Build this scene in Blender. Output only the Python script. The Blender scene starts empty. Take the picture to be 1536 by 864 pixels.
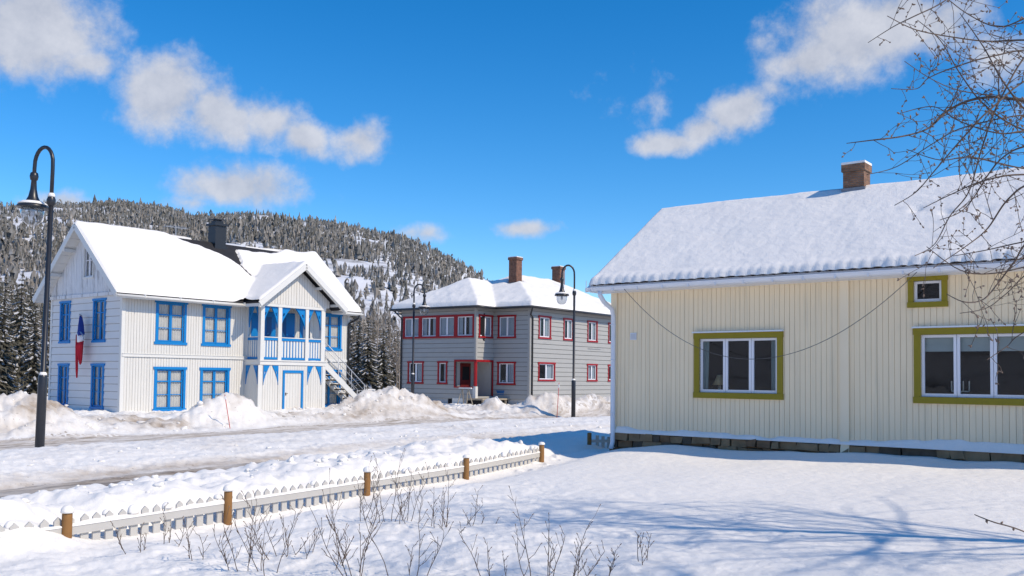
import bpy, bmesh, math, random
import numpy as np
from mathutils import Vector, Matrix
PI = math.pi
S = bpy.context.scene
COL = S.collection
# ------------------------------------------------------------------ camera
FPX, TH, RO, HY, CZ = 1417.5, 0.041, 0.011, 565.7, 2.2
FW = Vector((0, math.cos(TH), math.sin(TH))); U0 = Vector((0, -math.sin(TH), math.cos(TH))); R0 = Vector((1, 0, 0))
RT = R0*math.cos(RO) + U0*math.sin(RO); UP = U0*math.cos(RO) - R0*math.sin(RO)
SY = HY - 432 - FPX*math.tan(TH)
CAM = Vector((0, 0, CZ))
def ray(px, py): return FW*FPX + RT*(px-768) + UP*(432+SY-py)
def at(px, py, Y):
    d = ray(px, py); return CAM + d*(Y/d.y)
def proj(p):
    p = Vector(p)-CAM; d = p.dot(FW)
    return 768+FPX*p.dot(RT)/d, 432+SY-FPX*p.dot(UP)/d
cd = bpy.data.cameras.new('camera'); cam = bpy.data.objects.new('camera', cd); COL.objects.link(cam)
cd.lens = FPX/1536*36; cd.shift_y = SY/1536; cd.clip_start = .1; cd.clip_end = 20000
cam.matrix_world = Matrix(((RT.x, UP.x, -FW.x, 0), (RT.y, UP.y, -FW.y, 0), (RT.z, UP.z, -FW.z, CZ), (0, 0, 0, 1)))
S.camera = cam
# ------------------------------------------------------------------ noise
def _h(i, j, s):
    n = (i*374761393 + j*668265263 + s*1442695041) & 0xffffffff
    n = ((n ^ (n >> 13))*1274126177) & 0xffffffff
    return ((n ^ (n >> 16)) & 0xffff)/65535.0
def vnoise(x, y, s=0):
    x = np.asarray(x, float); y = np.asarray(y, float)
    i = np.floor(x).astype(np.int64); j = np.floor(y).astype(np.int64); fx = x-i; fy = y-j
    fx = fx*fx*fx*(fx*(fx*6-15)+10); fy = fy*fy*fy*(fy*(fy*6-15)+10)
    a = _h(i, j, s); b = _h(i+1, j, s); c = _h(i, j+1, s); d = _h(i+1, j+1, s)
    return (a+(b-a)*fx)*(1-fy) + (c+(d-c)*fx)*fy - .5
def fbm(x, y, o=4, s=0, g=.5):
    t = 0; a = 1
    for k in range(o):
        t = t + a*vnoise(x*2**k+17.3*k, y*2**k-9.1*k, s+k); a *= g
    return t
def cell(x, y, s=0):      # distance to nearest feature point: lumps of ploughed snow
    x = np.asarray(x, float); y = np.asarray(y, float)
    i = np.floor(x).astype(np.int64); j = np.floor(y).astype(np.int64); best = np.full(x.shape, 9.)
    for di in (-1, 0, 1):
        for dj in (-1, 0, 1):
            px = i+di+_h(i+di, j+dj, s); py = j+dj+_h(i+di, j+dj, s+7)
            best = np.minimum(best, (px-x)**2+(py-y)**2)
    return np.sqrt(best)
def sstep(a, b, x): 
    t = np.clip((x-a)/(b-a), 0, 1); return t*t*(3-2*t)
# ------------------------------------------------------------------ materials
def mat(name, col, rough=.6, var=.08, scale=6, bump=0, bscale=30, metal=0, stain=None, spec=.3):
    m = bpy.data.materials.new(name); m.use_nodes = True; nt = m.node_tree; N = nt.nodes; L = nt.links
    b = N['Principled BSDF']; b.inputs['Roughness'].default_value = rough; b.inputs['Metallic'].default_value = metal
    b.inputs['Specular IOR Level'].default_value = spec
    tc = N.new('ShaderNodeTexCoord'); nz = N.new('ShaderNodeTexNoise'); nz.inputs['Scale'].default_value = scale; nz.inputs['Detail'].default_value = 6
    L.new(tc.outputs['Object'], nz.inputs['Vector'])
    mx = N.new('ShaderNodeMix'); mx.data_type = 'RGBA'
    lo = [max(0, c*(1-var)) for c in col]; hi = [min(1, c*(1+var)) for c in col]
    mx.inputs[6].default_value = (*lo, 1); mx.inputs[7].default_value = (*hi, 1)
    L.new(nz.outputs['Fac'], mx.inputs[0]); out = mx.outputs[2]
    if stain:                                   # (colour, threshold, stretch): weathering with a shape of its own
        mp = N.new('ShaderNodeMapping'); mp.inputs['Scale'].default_value = stain[2]; L.new(tc.outputs['Object'], mp.inputs['Vector'])
        n2 = N.new('ShaderNodeTexNoise'); n2.inputs['Scale'].default_value = 1; n2.inputs['Detail'].default_value = 7; n2.inputs['Roughness'].default_value = .65
        L.new(mp.outputs[0], n2.inputs['Vector'])
        r = N.new('ShaderNodeMapRange'); r.inputs[1].default_value = stain[1]; r.inputs[2].default_value = stain[1]+.16; r.inputs[4].default_value = stain[3] if len(stain) > 3 else .8
        L.new(n2.outputs['Fac'], r.inputs[0])
        m2 = N.new('ShaderNodeMix'); m2.data_type = 'RGBA'; m2.inputs[7].default_value = (*stain[0], 1)
        L.new(out, m2.inputs[6]); L.new(r.outputs[0], m2.inputs[0]); out = m2.outputs[2]
    L.new(out, b.inputs['Base Color'])
    if bump:
        n3 = N.new('ShaderNodeTexNoise'); n3.inputs['Scale'].default_value = bscale; n3.inputs['Detail'].default_value = 5; L.new(tc.outputs['Object'], n3.inputs['Vector'])
        bp = N.new('ShaderNodeBump'); bp.inputs['Strength'].default_value = bump; bp.inputs['Distance'].default_value = .02
        L.new(n3.outputs['Fac'], bp.inputs['Height']); L.new(bp.outputs[0], b.inputs['Normal'])
    return m
def glassmat(name, tint, refl):
    m = bpy.data.materials.new(name); m.use_nodes = True; nt = m.node_tree; N = nt.nodes; L = nt.links
    N.remove(N['Principled BSDF']); o = N['Material Output']
    tr = N.new('ShaderNodeBsdfTransparent'); tr.inputs[0].default_value = (*tint, 1)
    gl = N.new('ShaderNodeBsdfGlossy'); gl.inputs['Roughness'].default_value = .02
    tc = N.new('ShaderNodeTexCoord'); nz = N.new('ShaderNodeTexNoise'); nz.inputs['Scale'].default_value = 2.2; L.new(tc.outputs['Object'], nz.inputs['Vector'])
    bp = N.new('ShaderNodeBump'); bp.inputs['Strength'].default_value = .05; bp.inputs['Distance'].default_value = .03; L.new(nz.outputs['Fac'], bp.inputs['Height']); L.new(bp.outputs[0], gl.inputs['Normal'])
    ge = N.new('ShaderNodeNewGeometry'); dt = N.new('ShaderNodeVectorMath'); dt.operation = 'DOT_PRODUCT'; L.new(ge.outputs['Normal'], dt.inputs[0]); L.new(ge.outputs['Incoming'], dt.inputs[1])
    def mt(op, a, b):
        q = N.new('ShaderNodeMath'); q.operation = op
        for i, v in enumerate((a, b)):
            if isinstance(v, (int, float)): q.inputs[i].default_value = v
            elif v is not None: L.new(v, q.inputs[i])
        return q.outputs[0]
    sch = mt('ADD', mt('MULTIPLY', mt('POWER', mt('SUBTRACT', 1.0, mt('ABSOLUTE', dt.outputs['Value'], None)), 5.0), .96), .04)      # thin glass: the same from both sides
    ml = N.new('ShaderNodeMath'); ml.operation = 'MULTIPLY'; ml.inputs[1].default_value = refl; L.new(sch, ml.inputs[0])
    mx = N.new('ShaderNodeMixShader'); L.new(ml.outputs[0], mx.inputs[0]); L.new(tr.outputs[0], mx.inputs[1]); L.new(gl.outputs[0], mx.inputs[2])
    L.new(mx.outputs[0], o.inputs[0]); return m
def brickmat(name, c1, c2, mortar, sc):
    m = bpy.data.materials.new(name); m.use_nodes = True; nt = m.node_tree; N = nt.nodes; L = nt.links; b = N['Principled BSDF']; b.inputs['Roughness'].default_value = .9
    tc = N.new('ShaderNodeTexCoord'); sx = N.new('ShaderNodeSeparateXYZ'); L.new(tc.outputs['Object'], sx.inputs[0])
    ad = N.new('ShaderNodeMath'); L.new(sx.outputs[0], ad.inputs[0]); L.new(sx.outputs[1], ad.inputs[1])
    cb = N.new('ShaderNodeCombineXYZ'); L.new(ad.outputs[0], cb.inputs[0]); L.new(sx.outputs[2], cb.inputs[1])
    br = N.new('ShaderNodeTexBrick'); br.inputs['Color1'].default_value = (*c1, 1); br.inputs['Color2'].default_value = (*c2, 1); br.inputs['Mortar'].default_value = (*mortar, 1)
    br.inputs['Scale'].default_value = sc; br.inputs['Mortar Size'].default_value = .022; br.inputs['Brick Width'].default_value = .5; br.inputs['Row Height'].default_value = .17; br.inputs['Bias'].default_value = -.1
    L.new(cb.outputs[0], br.inputs['Vector'])
    nz = N.new('ShaderNodeTexNoise'); nz.inputs['Scale'].default_value = 5; nz.inputs['Detail'].default_value = 6; L.new(tc.outputs['Object'], nz.inputs['Vector'])
    mx = N.new('ShaderNodeMix'); mx.data_type = 'RGBA'; mx.blend_type = 'MULTIPLY'; mx.inputs[0].default_value = .75; L.new(br.outputs[0], mx.inputs[6])
    rp = N.new('ShaderNodeMapRange'); rp.inputs[1].default_value = .3; rp.inputs[2].default_value = .7; rp.inputs[3].default_value = .45; rp.inputs[4].default_value = 1.25; L.new(nz.outputs['Fac'], rp.inputs[0])
    L.new(rp.outputs[0], mx.inputs[7]); L.new(mx.outputs[2], b.inputs['Base Color'])
    bp = N.new('ShaderNodeBump'); bp.inputs['Distance'].default_value = .02; bp.invert = True; L.new(br.outputs['Fac'], bp.inputs['Height']); L.new(bp.outputs[0], b.inputs['Normal'])
    return m
def snowmat(name, dirt=False, b1=.5, b2=.35, col=(.87, .84, .79)):
    m = bpy.data.materials.new(name); m.use_nodes = True; nt = m.node_tree; N = nt.nodes; L = nt.links; b = N['Principled BSDF']
    b.inputs['Roughness'].default_value = .75; b.inputs['Specular IOR Level'].default_value = .25
    tc = N.new('ShaderNodeTexCoord')
    def noise(sc, det=5):
        n = N.new('ShaderNodeTexNoise'); n.inputs['Scale'].default_value = sc; n.inputs['Detail'].default_value = det; L.new(tc.outputs['Object'], n.inputs['Vector']); return n.outputs['Fac']
    cx = N.new('ShaderNodeMix'); cx.data_type = 'RGBA'; cx.inputs[6].default_value = (col[0]*.96, col[1]*.96, col[2]*.965, 1); cx.inputs[7].default_value = (min(1, col[0]*1.03), min(1, col[1]*1.03), min(1, col[2]*1.03), 1)
    L.new(noise(1.7), cx.inputs[0]); out = cx.outputs[2]
    if dirt:
        at_ = N.new('ShaderNodeAttribute'); at_.attribute_name = 'dirt'
        ad = N.new('ShaderNodeMath'); ad.operation = 'MULTIPLY_ADD'; L.new(noise(3.1, 9), ad.inputs[0]); ad.inputs[1].default_value = 1.5; ad.inputs[2].default_value = -.72
        a2 = N.new('ShaderNodeMath'); a2.operation = 'ADD'; L.new(ad.outputs[0], a2.inputs[0]); L.new(at_.outputs['Fac'], a2.inputs[1])
        gt = N.new('ShaderNodeMath'); gt.operation = 'MULTIPLY'; gt.use_clamp = True; L.new(a2.outputs[0], gt.inputs[0]); L.new(at_.outputs['Fac'], gt.inputs[1])
        mx = N.new('ShaderNodeMix'); mx.data_type = 'RGBA'; mx.inputs[7].default_value = (.40, .325, .25, 1); L.new(gt.outputs[0], mx.inputs[0]); L.new(out, mx.inputs[6]); out = mx.outputs[2]
        # grit thrown by the plough: small dark specks
        sp = N.new('ShaderNodeMapRange'); sp.inputs[1].default_value = .66; sp.inputs[2].default_value = .74; L.new(noise(14, 3), sp.inputs[0])
        s2 = N.new('ShaderNodeMath'); s2.operation = 'MULTIPLY'; s2.use_clamp = True; L.new(sp.outputs[0], s2.inputs[0]); L.new(at_.outputs['Fac'], s2.inputs[1])
        m3 = N.new('ShaderNodeMix'); m3.data_type = 'RGBA'; m3.inputs[7].default_value = (.16, .12, .09, 1); L.new(s2.outputs[0], m3.inputs[0]); L.new(out, m3.inputs[6]); out = m3.outputs[2]
    L.new(out, b.inputs['Base Color'])
    bp = N.new('ShaderNodeBump'); bp.inputs['Strength'].default_value = b1; bp.inputs['Distance'].default_value = .06; L.new(noise(4.5, 6), bp.inputs['Height'])
    b_2 = N.new('ShaderNodeBump'); b_2.inputs['Strength'].default_value = b2; b_2.inputs['Distance'].default_value = .012; L.new(noise(38, 4), b_2.inputs['Height']); L.new(bp.outputs[0], b_2.inputs['Normal'])
    L.new(b_2.outputs[0], b.inputs['Normal']); return m
M = dict(
 darkred=mat('dark_red_door', (.13, .012, .012), .5, .2, 4),
 groove=mat('shadow_gap_board', (.13, .13, .13), .8, .1, 5), whitegroove=mat('pale_shadow_gap_board', (.36, .36, .36), .8, .1, 5), stone2=mat('brown_plinth_stone', (.20, .12, .065), .9, .5, 6, .8, 9), stone3=mat('dark_plinth_stone', (.11, .085, .06), .9, .5, 6, .8, 9), winblue=mat('dark_blue_paint', (.012, .10, .27), .4, .15, 4),  # gap boards toned darker than the siding: groove shade put into the colour
 treesnow=mat('snow_on_boughs', (.52, .52, .53), .8, .15, 2),
 snow=snowmat('snow'), ground=snowmat('ground_snow', True), roofsnow=snowmat('roof_snow', False, .35, .3),
 creamsnow=snowmat('melting_roof_snow', False, .5, .6),
 slush=mat('slush', (.24, .19, .145), .75, .35, 3.5, .6, 16, stain=((.74, .72, .7), .52, (1.1, 1.1, 1.1), .75)),
 white=mat('white_paint', (.70, .69, .65), .5, .04, 3, stain=((.50, .48, .44), .68, (.9, .9, 2.0), .5)),
 whitewall=mat('white_wall_paint', (.68, .66, .61), .55, .05, 1.5, stain=((.56, .53, .47), .54, (7, 7, .4), .5)),
 whitegable=mat('white_gable_paint', (.70, .69, .67), .55, .05, 1.5, stain=((.55, .53, .5), .66, (1.2, 1.2, 1.2), .5)),
 weathered=mat('weathered_white_boards', (.70, .70, .70), .7, .08, 4, stain=((.17, .155, .145), .53, (7, 7, .8), .8)),
 blue=mat('blue_paint', (.004, .20, .52), .45, .10, 5), 
 cream=mat('cream_paint', (.90, .74, .50), .55, .06, 1.2, stain=((.66, .56, .39), .50, (9, 9, .35), .45)),
 creamtrim=mat('cream_trim_paint', (.91, .76, .53), .55, .04, 2),
 olive=mat('olive_paint', (.27, .215, .012), .5, .10, 5), 
 winwhite=mat('window_white', (.80, .80, .83), .4, .03, 5),
 gray=mat('gray_paint', (.38, .375, .355), .55, .06, 2, stain=((.25, .25, .245), .6, (1, 1, 3), .5)),
 red=mat('red_paint', (.31, .009, .013), .45, .12, 5), 
 black=mat('black_metal', (.018, .019, .022), .4, .2, 5, spec=.5),
 lamp=mat('lamp_black', (.022, .024, .03), .35, .25, 6, spec=.5),
 gutter=mat('white_gutter_metal', (.74, .76, .80), .35, .04, 3, spec=.5),
 tile=mat('black_roof_tile', (.025, .024, .026), .65, .4, 5, .5, 20),
 browntile=mat('brown_roof_tile', (.09, .07, .06), .7, .3, 6),
 soffit=mat('soffit_boards', (.62, .61, .58), .6, .1, 4),
 dark=mat('unlit_dark', (.012, .012, .014), .9, .2, 3),  # near-black stands for the darkness of unlit rooms and voids
 room=mat('unlit_room_wall', (.012, .011, .012), .9, .2, 3),  # darkness of the unlit room put into its wall colour
 lace=mat('lace_curtain', (.50, .49, .46), .9, .25, 5), 
 curtainblue=mat('pale_blue_curtain', (.36, .42, .46), .9, .1, 6),
 curtaingreen=mat('green_grey_curtain', (.20, .27, .26), .9, .15, 5),
 blind=mat('pale_blind', (.34, .40, .38), .8, .05, 5),
 shade=mat('straw_lampshade', (.42, .34, .18), .8, .1, 6), candle=mat('candle_white', (.7, .66, .52), .6, .05, 8),
 wood=mat('stained_post_wood', (.27, .135, .045), .7, .25, 9, stain=((.10, .05, .02), .6, (12, 12, 1.2), .7)),
 picket=mat('picket_white_paint', (.50, .485, .455), .6, .06, 5, stain=((.45, .42, .37), .66, (6, 6, 2), .6)),
 steel=mat('galvanised_steel', (.50, .51, .52), .4, .1, 10, metal=.4), 
 tread=mat('dark_tread_wood', (.07, .055, .045), .8, .3, 6),
 oldwood=mat('grey_step_wood', (.34, .29, .22), .8, .2, 6),
 concrete=mat('concrete', (.48, .48, .47), .85, .1, 5), 
 stone=mat('plinth_stone', (.27, .18, .10), .9, .5, 5, .8, 9),
 brick=brickmat('red_brown_brick', (.30, .115, .062), (.20, .08, .05), (.26, .21, .17), 4.2),
 brick2=brickmat('tan_brick', (.34, .16, .08), (.19, .09, .05), (.20, .17, .14), 4.0),
 lead=mat('lead_flashing', (.22, .23, .25), .5, .15, 6),
 bark=mat('bark', (.085, .068, .058), .85, .35, 14), 
 twig=mat('twig_bark', (.12, .086, .066), .8, .3, 20), bud=mat('bud', (.22, .155, .115), .7, .3, 30),
 greybark=mat('grey_brown_bark', (.30, .25, .20), .9, .3, 8),
 needle=mat('spruce_needles', (.095, .088, .064), .85, .5, 3),
 stake=mat('red_plastic', (.55, .03, .03), .4, .1, 5), tub=mat('blue_plastic', (.02, .14, .38), .4, .1, 5), whiteplastic=mat('pale_plastic', (.7, .74, .82), .4, .1, 5),
 fred=mat('flag_red', (.55, .02, .035), .8, .15, 7), fwhite=mat('flag_white', (.78, .78, .8), .8, .05, 7), fblue=mat('flag_blue', (.02, .05, .26), .8, .15, 7),
 cable=mat('cable_grey', (.10, .10, .10), .6, .1, 5), rock=mat('hill_rock', (.2, .19, .18), .9, .2, 1),
 glass=glassmat('window_glass', (.82, .84, .86), .95), glassclear=glassmat('clear_window_glass', (.96, .97, .97), 1.2), globe=glassmat('lamp_glass', (.74, .77, .80), 3.0),
)
# ------------------------------------------------------------------ mesh builder
class Fr:                      # wall frame: a to the right, z up, n outward
    def __init__(s, o, a, n): s.o = Vector(o); s.a = Vector(a); s.n = Vector(n)
    def p(s, a, z, n): return tuple(s.o + s.a*a + s.n*n + Vector((0, 0, z)))
class MB:
    def __init__(s): s.v = []; s.f = []; s.m = []; s.g = []
    def add(s, vs, fs, mi=0):
        k = len(s.v); k2 = len(s.f); s.v += [tuple(v) for v in vs]; s.f += [tuple(i+k for i in f) for f in fs]; s.m += [mi]*len(fs); s.g.append((k, len(s.v), k2, len(s.f)))
    def hexa(s, p, mi=0): s.add(p, [(3, 2, 1, 0), (4, 5, 6, 7), (0, 1, 5, 4), (1, 2, 6, 5), (2, 3, 7, 6), (3, 0, 4, 7)], mi)
    def box(s, x0, x1, y0, y1, z0, z1, mi=0): s.hexa([(x0, y0, z0), (x1, y0, z0), (x1, y1, z0), (x0, y1, z0), (x0, y0, z1), (x1, y0, z1), (x1, y1, z1), (x0, y1, z1)], mi)
    def fbox(s, fr, a0, a1, z0, z1, n0, n1, mi=0, zt=None):
        za, zb = zt if zt else (z1, z1)
        s.hexa([fr.p(a0, z0, n1), fr.p(a1, z0, n1), fr.p(a1, z0, n0), fr.p(a0, z0, n0), fr.p(a0, za, n1), fr.p(a1, zb, n1), fr.p(a1, zb, n0), fr.p(a0, za, n0)], mi)
    def bar(s, a, b, w, h, mi=0, up=(0, 0, 1)):
        a = Vector(a); b = Vector(b); d = (b-a).normalized(); sd = d.cross(Vector(up)).normalized()*w/2; u = sd.cross(d).normalized()*h/2
        s.hexa([a-sd-u, a+sd-u, a+sd+u, a-sd+u, b-sd-u, b+sd-u, b+sd+u, b-sd+u], mi)
    def tube(s, pts, rad, n=8, mi=0):
        pts = [Vector(p) for p in pts]; 
        if not hasattr(rad, '__len__'): rad = [rad]*len(pts)
        vs = []; ref = None
        for i, p in enumerate(pts):
            d = (pts[min(i+1, len(pts)-1)]-pts[max(i-1, 0)]).normalized()
            if ref is None: ref = d.orthogonal().normalized()
            ref = (ref-d*ref.dot(d)); ref = ref.normalized() if ref.length > 1e-6 else d.orthogonal().normalized()
            b = d.cross(ref)
            vs += [p+(ref*math.cos(2*PI*k/n)+b*math.sin(2*PI*k/n))*rad[i] for k in range(n)]
        fs = []
        for i in range(len(pts)-1):
            for k in range(n): fs.append((i*n+k, i*n+(k+1) % n, (i+1)*n+(k+1) % n, (i+1)*n+k))
        fs.append(tuple(range(n-1, -1, -1))); fs.append(tuple((len(pts)-1)*n+k for k in range(n)))
        s.add(vs, fs, mi)
    def lathe(s, prof, c=(0, 0, 0), n=16, mi=0):
        vs = [(c[0]+r*math.cos(2*PI*k/n), c[1]+r*math.sin(2*PI*k/n), c[2]+z) for r, z in prof for k in range(n)]
        fs = [(i*n+k, i*n+(k+1) % n, (i+1)*n+(k+1) % n, (i+1)*n+k) for i in range(len(prof)-1) for k in range(n)]
        fs.append(tuple(range(n-1, -1, -1))); fs.append(tuple((len(prof)-1)*n+k for k in range(n))); s.add(vs, fs, mi)
    def build(s, name, mats, parent=None, smooth=False, recalc=True):
        if parent is not None and not any(k in name for k in ('wall', 'branches', 'stems', 'bud', 'crown_snow', 'crown', 'window', 'sash', 'gable_peak', 'curtain', 'stone', 'veranda_base', 'veranda_gable', 'eave_tile', 'bracket')):
            g = s.clusters()
            if len(g) > 1:
                obs = [sub.build_one(name, mats, parent, smooth, recalc) for sub in g]; return obs[0]
        return s.build_one(name, mats, parent, smooth, recalc)
    def clusters(s):
        n = len(s.g)
        if n < 2 or n > 300: return [s]
        B = []
        for v0, v1, f0, f1 in s.g:
            a = np.array(s.v[v0:v1]); B.append((a.min(0), a.max(0)))
        par = list(range(n))
        def fd(i):
            while par[i] != i: i = par[i]
            return i
        for i in range(n):
            for j in range(i+1, n):
                gap = np.maximum(0, np.maximum(B[i][0]-B[j][1], B[j][0]-B[i][1])); sz = max((B[i][1]-B[i][0]).max(), (B[j][1]-B[j][0]).max())
                if np.sqrt((gap**2).sum()) <= max(.02, .45*sz): par[fd(i)] = fd(j)
        out = {}
        for i, (v0, v1, f0, f1) in enumerate(s.g):
            o = out.setdefault(fd(i), MB()); k = len(o.v); b0 = len(o.f); o.v += s.v[v0:v1]; o.f += [tuple(q-v0+k for q in f) for f in s.f[f0:f1]]; o.m += s.m[f0:f1]
        return list(out.values())
    def join(s, o, mi):
        k = len(s.v); k2 = len(s.f); s.v += o.v; s.f += [tuple(i+k for i in f) for f in o.f]; s.m += [mi]*len(o.f); s.g.append((k, len(s.v), k2, len(s.f))); return s
    def build_one(s, name, mats, parent=None, smooth=False, recalc=True):
        me = bpy.data.meshes.new(name); me.from_pydata(s.v, [], s.f)
        if not isinstance(mats, (list, tuple)): mats = [mats]
        for m in mats: me.materials.append(m)
        me.polygons.foreach_set('material_index', s.m)
        if recalc:
            bm = bmesh.new(); bm.from_mesh(me); bmesh.ops.recalc_face_normals(bm, faces=bm.faces); bm.to_mesh(me); bm.free()
        if smooth: me.polygons.foreach_set('use_smooth', [True]*len(me.polygons))
        o = bpy.data.objects.new(name, me); COL.objects.link(o)
        if parent: o.parent = parent
        return o
def npmesh(name, V, F, mats, parent=None, smooth=True, attrs=None):
    me = bpy.data.meshes.new(name); V = np.asarray(V, np.float32); F = np.asarray(F, np.int32); n = F.shape[1]
    me.vertices.add(len(V)); me.vertices.foreach_set('co', V.ravel()); me.loops.add(F.size); me.loops.foreach_set('vertex_index', F.ravel())
    me.polygons.add(len(F)); me.polygons.foreach_set('loop_start', np.arange(len(F), dtype=np.int32)*n)
    me.polygons.foreach_set('use_smooth', np.full(len(F), smooth))
    for k, a in (attrs or {}).items():
        t = me.attributes.new(k, 'FLOAT', 'POINT'); t.data.foreach_set('value', np.asarray(a, np.float32))
    for m in mats if isinstance(mats, list) else [mats]: me.materials.append(m)
    me.update(calc_edges=True); me.validate()
    o = bpy.data.objects.new(name, me); COL.objects.link(o)
    if parent: o.parent = parent
    return o
def tag(o, label=None, cat=None, group=None, kind=None):
    if label: o['label'] = label
    if cat: o['category'] = cat
    if group: o['group'] = group
    if kind: o['kind'] = kind
    return o
def thing(name, label, cat, loc=(0, 0, 0), rz=0, group=None):
    o = bpy.data.objects.new(name, None); o.empty_display_size = .2; COL.objects.link(o); o.location = loc; o.rotation_euler = (0, 0, rz)
    return tag(o, label, cat, group)
def copy_tree(o, parent=None):
    c = o.copy(); COL.objects.link(c); c.parent = parent
    for ch in list(o.children): copy_tree(ch, c)
    return c
# ------------------------------------------------------------------ terrain
P2 = (-3.77, 12.6); DF = (.5095, .8605); NF = (-.8605, .5095)
def qt(x, y):
    dx = x-P2[0]; dy = y-P2[1]; return dx*NF[0]+dy*NF[1], dx*DF[0]+dy*DF[1]
def unq(q, t): return P2[0]+q*NF[0]+t*DF[0], P2[1]+q*NF[1]+t*DF[1]
QK = [-.45, -.1, .20, .40, .62, 1.5, 2.3, 4.2, 5.4, 7.0, 7.7, 9.5, 10.8, 11.7, 12.8, 17.5, 19.3, 21, 25, 60, 400]
ZK = [0, .0, .02, .27, .37, .37, .28, -.05, -.2, -.22, -.04, .13, .17, .05, -.2, -.2, .10, .26, .32, .3, .3]
PILES = []      # x, y, height, radius
def pile(px, py, Y, r, h): 
    p = at(px, py, Y); PILES.append((p.x, p.y, h, r))
pile(42, 600, 31, 1.5, .50); pile(-30, 600, 30, 2.5, .52); pile(105, 620, 31.5, 1.8, .12)
pile(338, 612, 37.4, .75, .58); pile(366, 614, 37.9, .7, .45); pile(312, 616, 37.0, .7, .32); pile(300, 620, 36.5, 1.0, .3); pile(395, 620, 38.6, 1.3, .25)
pile(590, 612, 45.5, 1.7, .80); pile(545, 615, 44.5, 1.6, .55); pile(635, 618, 46.5, 1.3, .42); pile(490, 620, 42, 1.5, .1)
pile(741, 618, 50.5, .75, .52); pile(826, 606, 50.6, 1.25, .95); pile(795, 612, 50.2, .8, .4); pile(893, 606, 53, 1.5, 1.0); pile(858, 610, 51.5, 1.0, .45); pile(940, 606, 57, 2.4, .8)
pile(62, 800, 10.6, .45, .10); pile(20, 805, 10.3, .5, .16); pile(-25, 805, 10.1, .6, .18); pile(990, 672, 20.2, 1.0, .08); pile(640, 760, 15.1, 1.3, .10); pile(470, 800, 12.4, 1.0, .08)
DENTS = [(788, 701, .13, .11), (810, 694, .12, .10), (823, 697, .1, .08), (826, 688, .12, .10), (842, 684, .1, .07), (795, 726, .1, .04), (834, 690, .09, .06), (770, 712, .1, .05)]
DW = [(at(a, b, 1417.5*1.78/(b-566)).to_tuple(), r, h) for a, b, r, h in DENTS]
def shift(t): return np.clip(.42*(t-25), 0, 4.6)
def qwarp(q, t): return q+shift(t)*sstep(3, 9, q)
def wallgap(x, y):      # distance in front of the cream house wall
    dx = x-2.328; dy = y-21.7; u = .784*dx-.621*dy; v = .621*dx+.784*dy; return np.where(u > -.6, np.abs(np.minimum(v, 0))+np.maximum(0, v-1)*9, 99)
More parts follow.
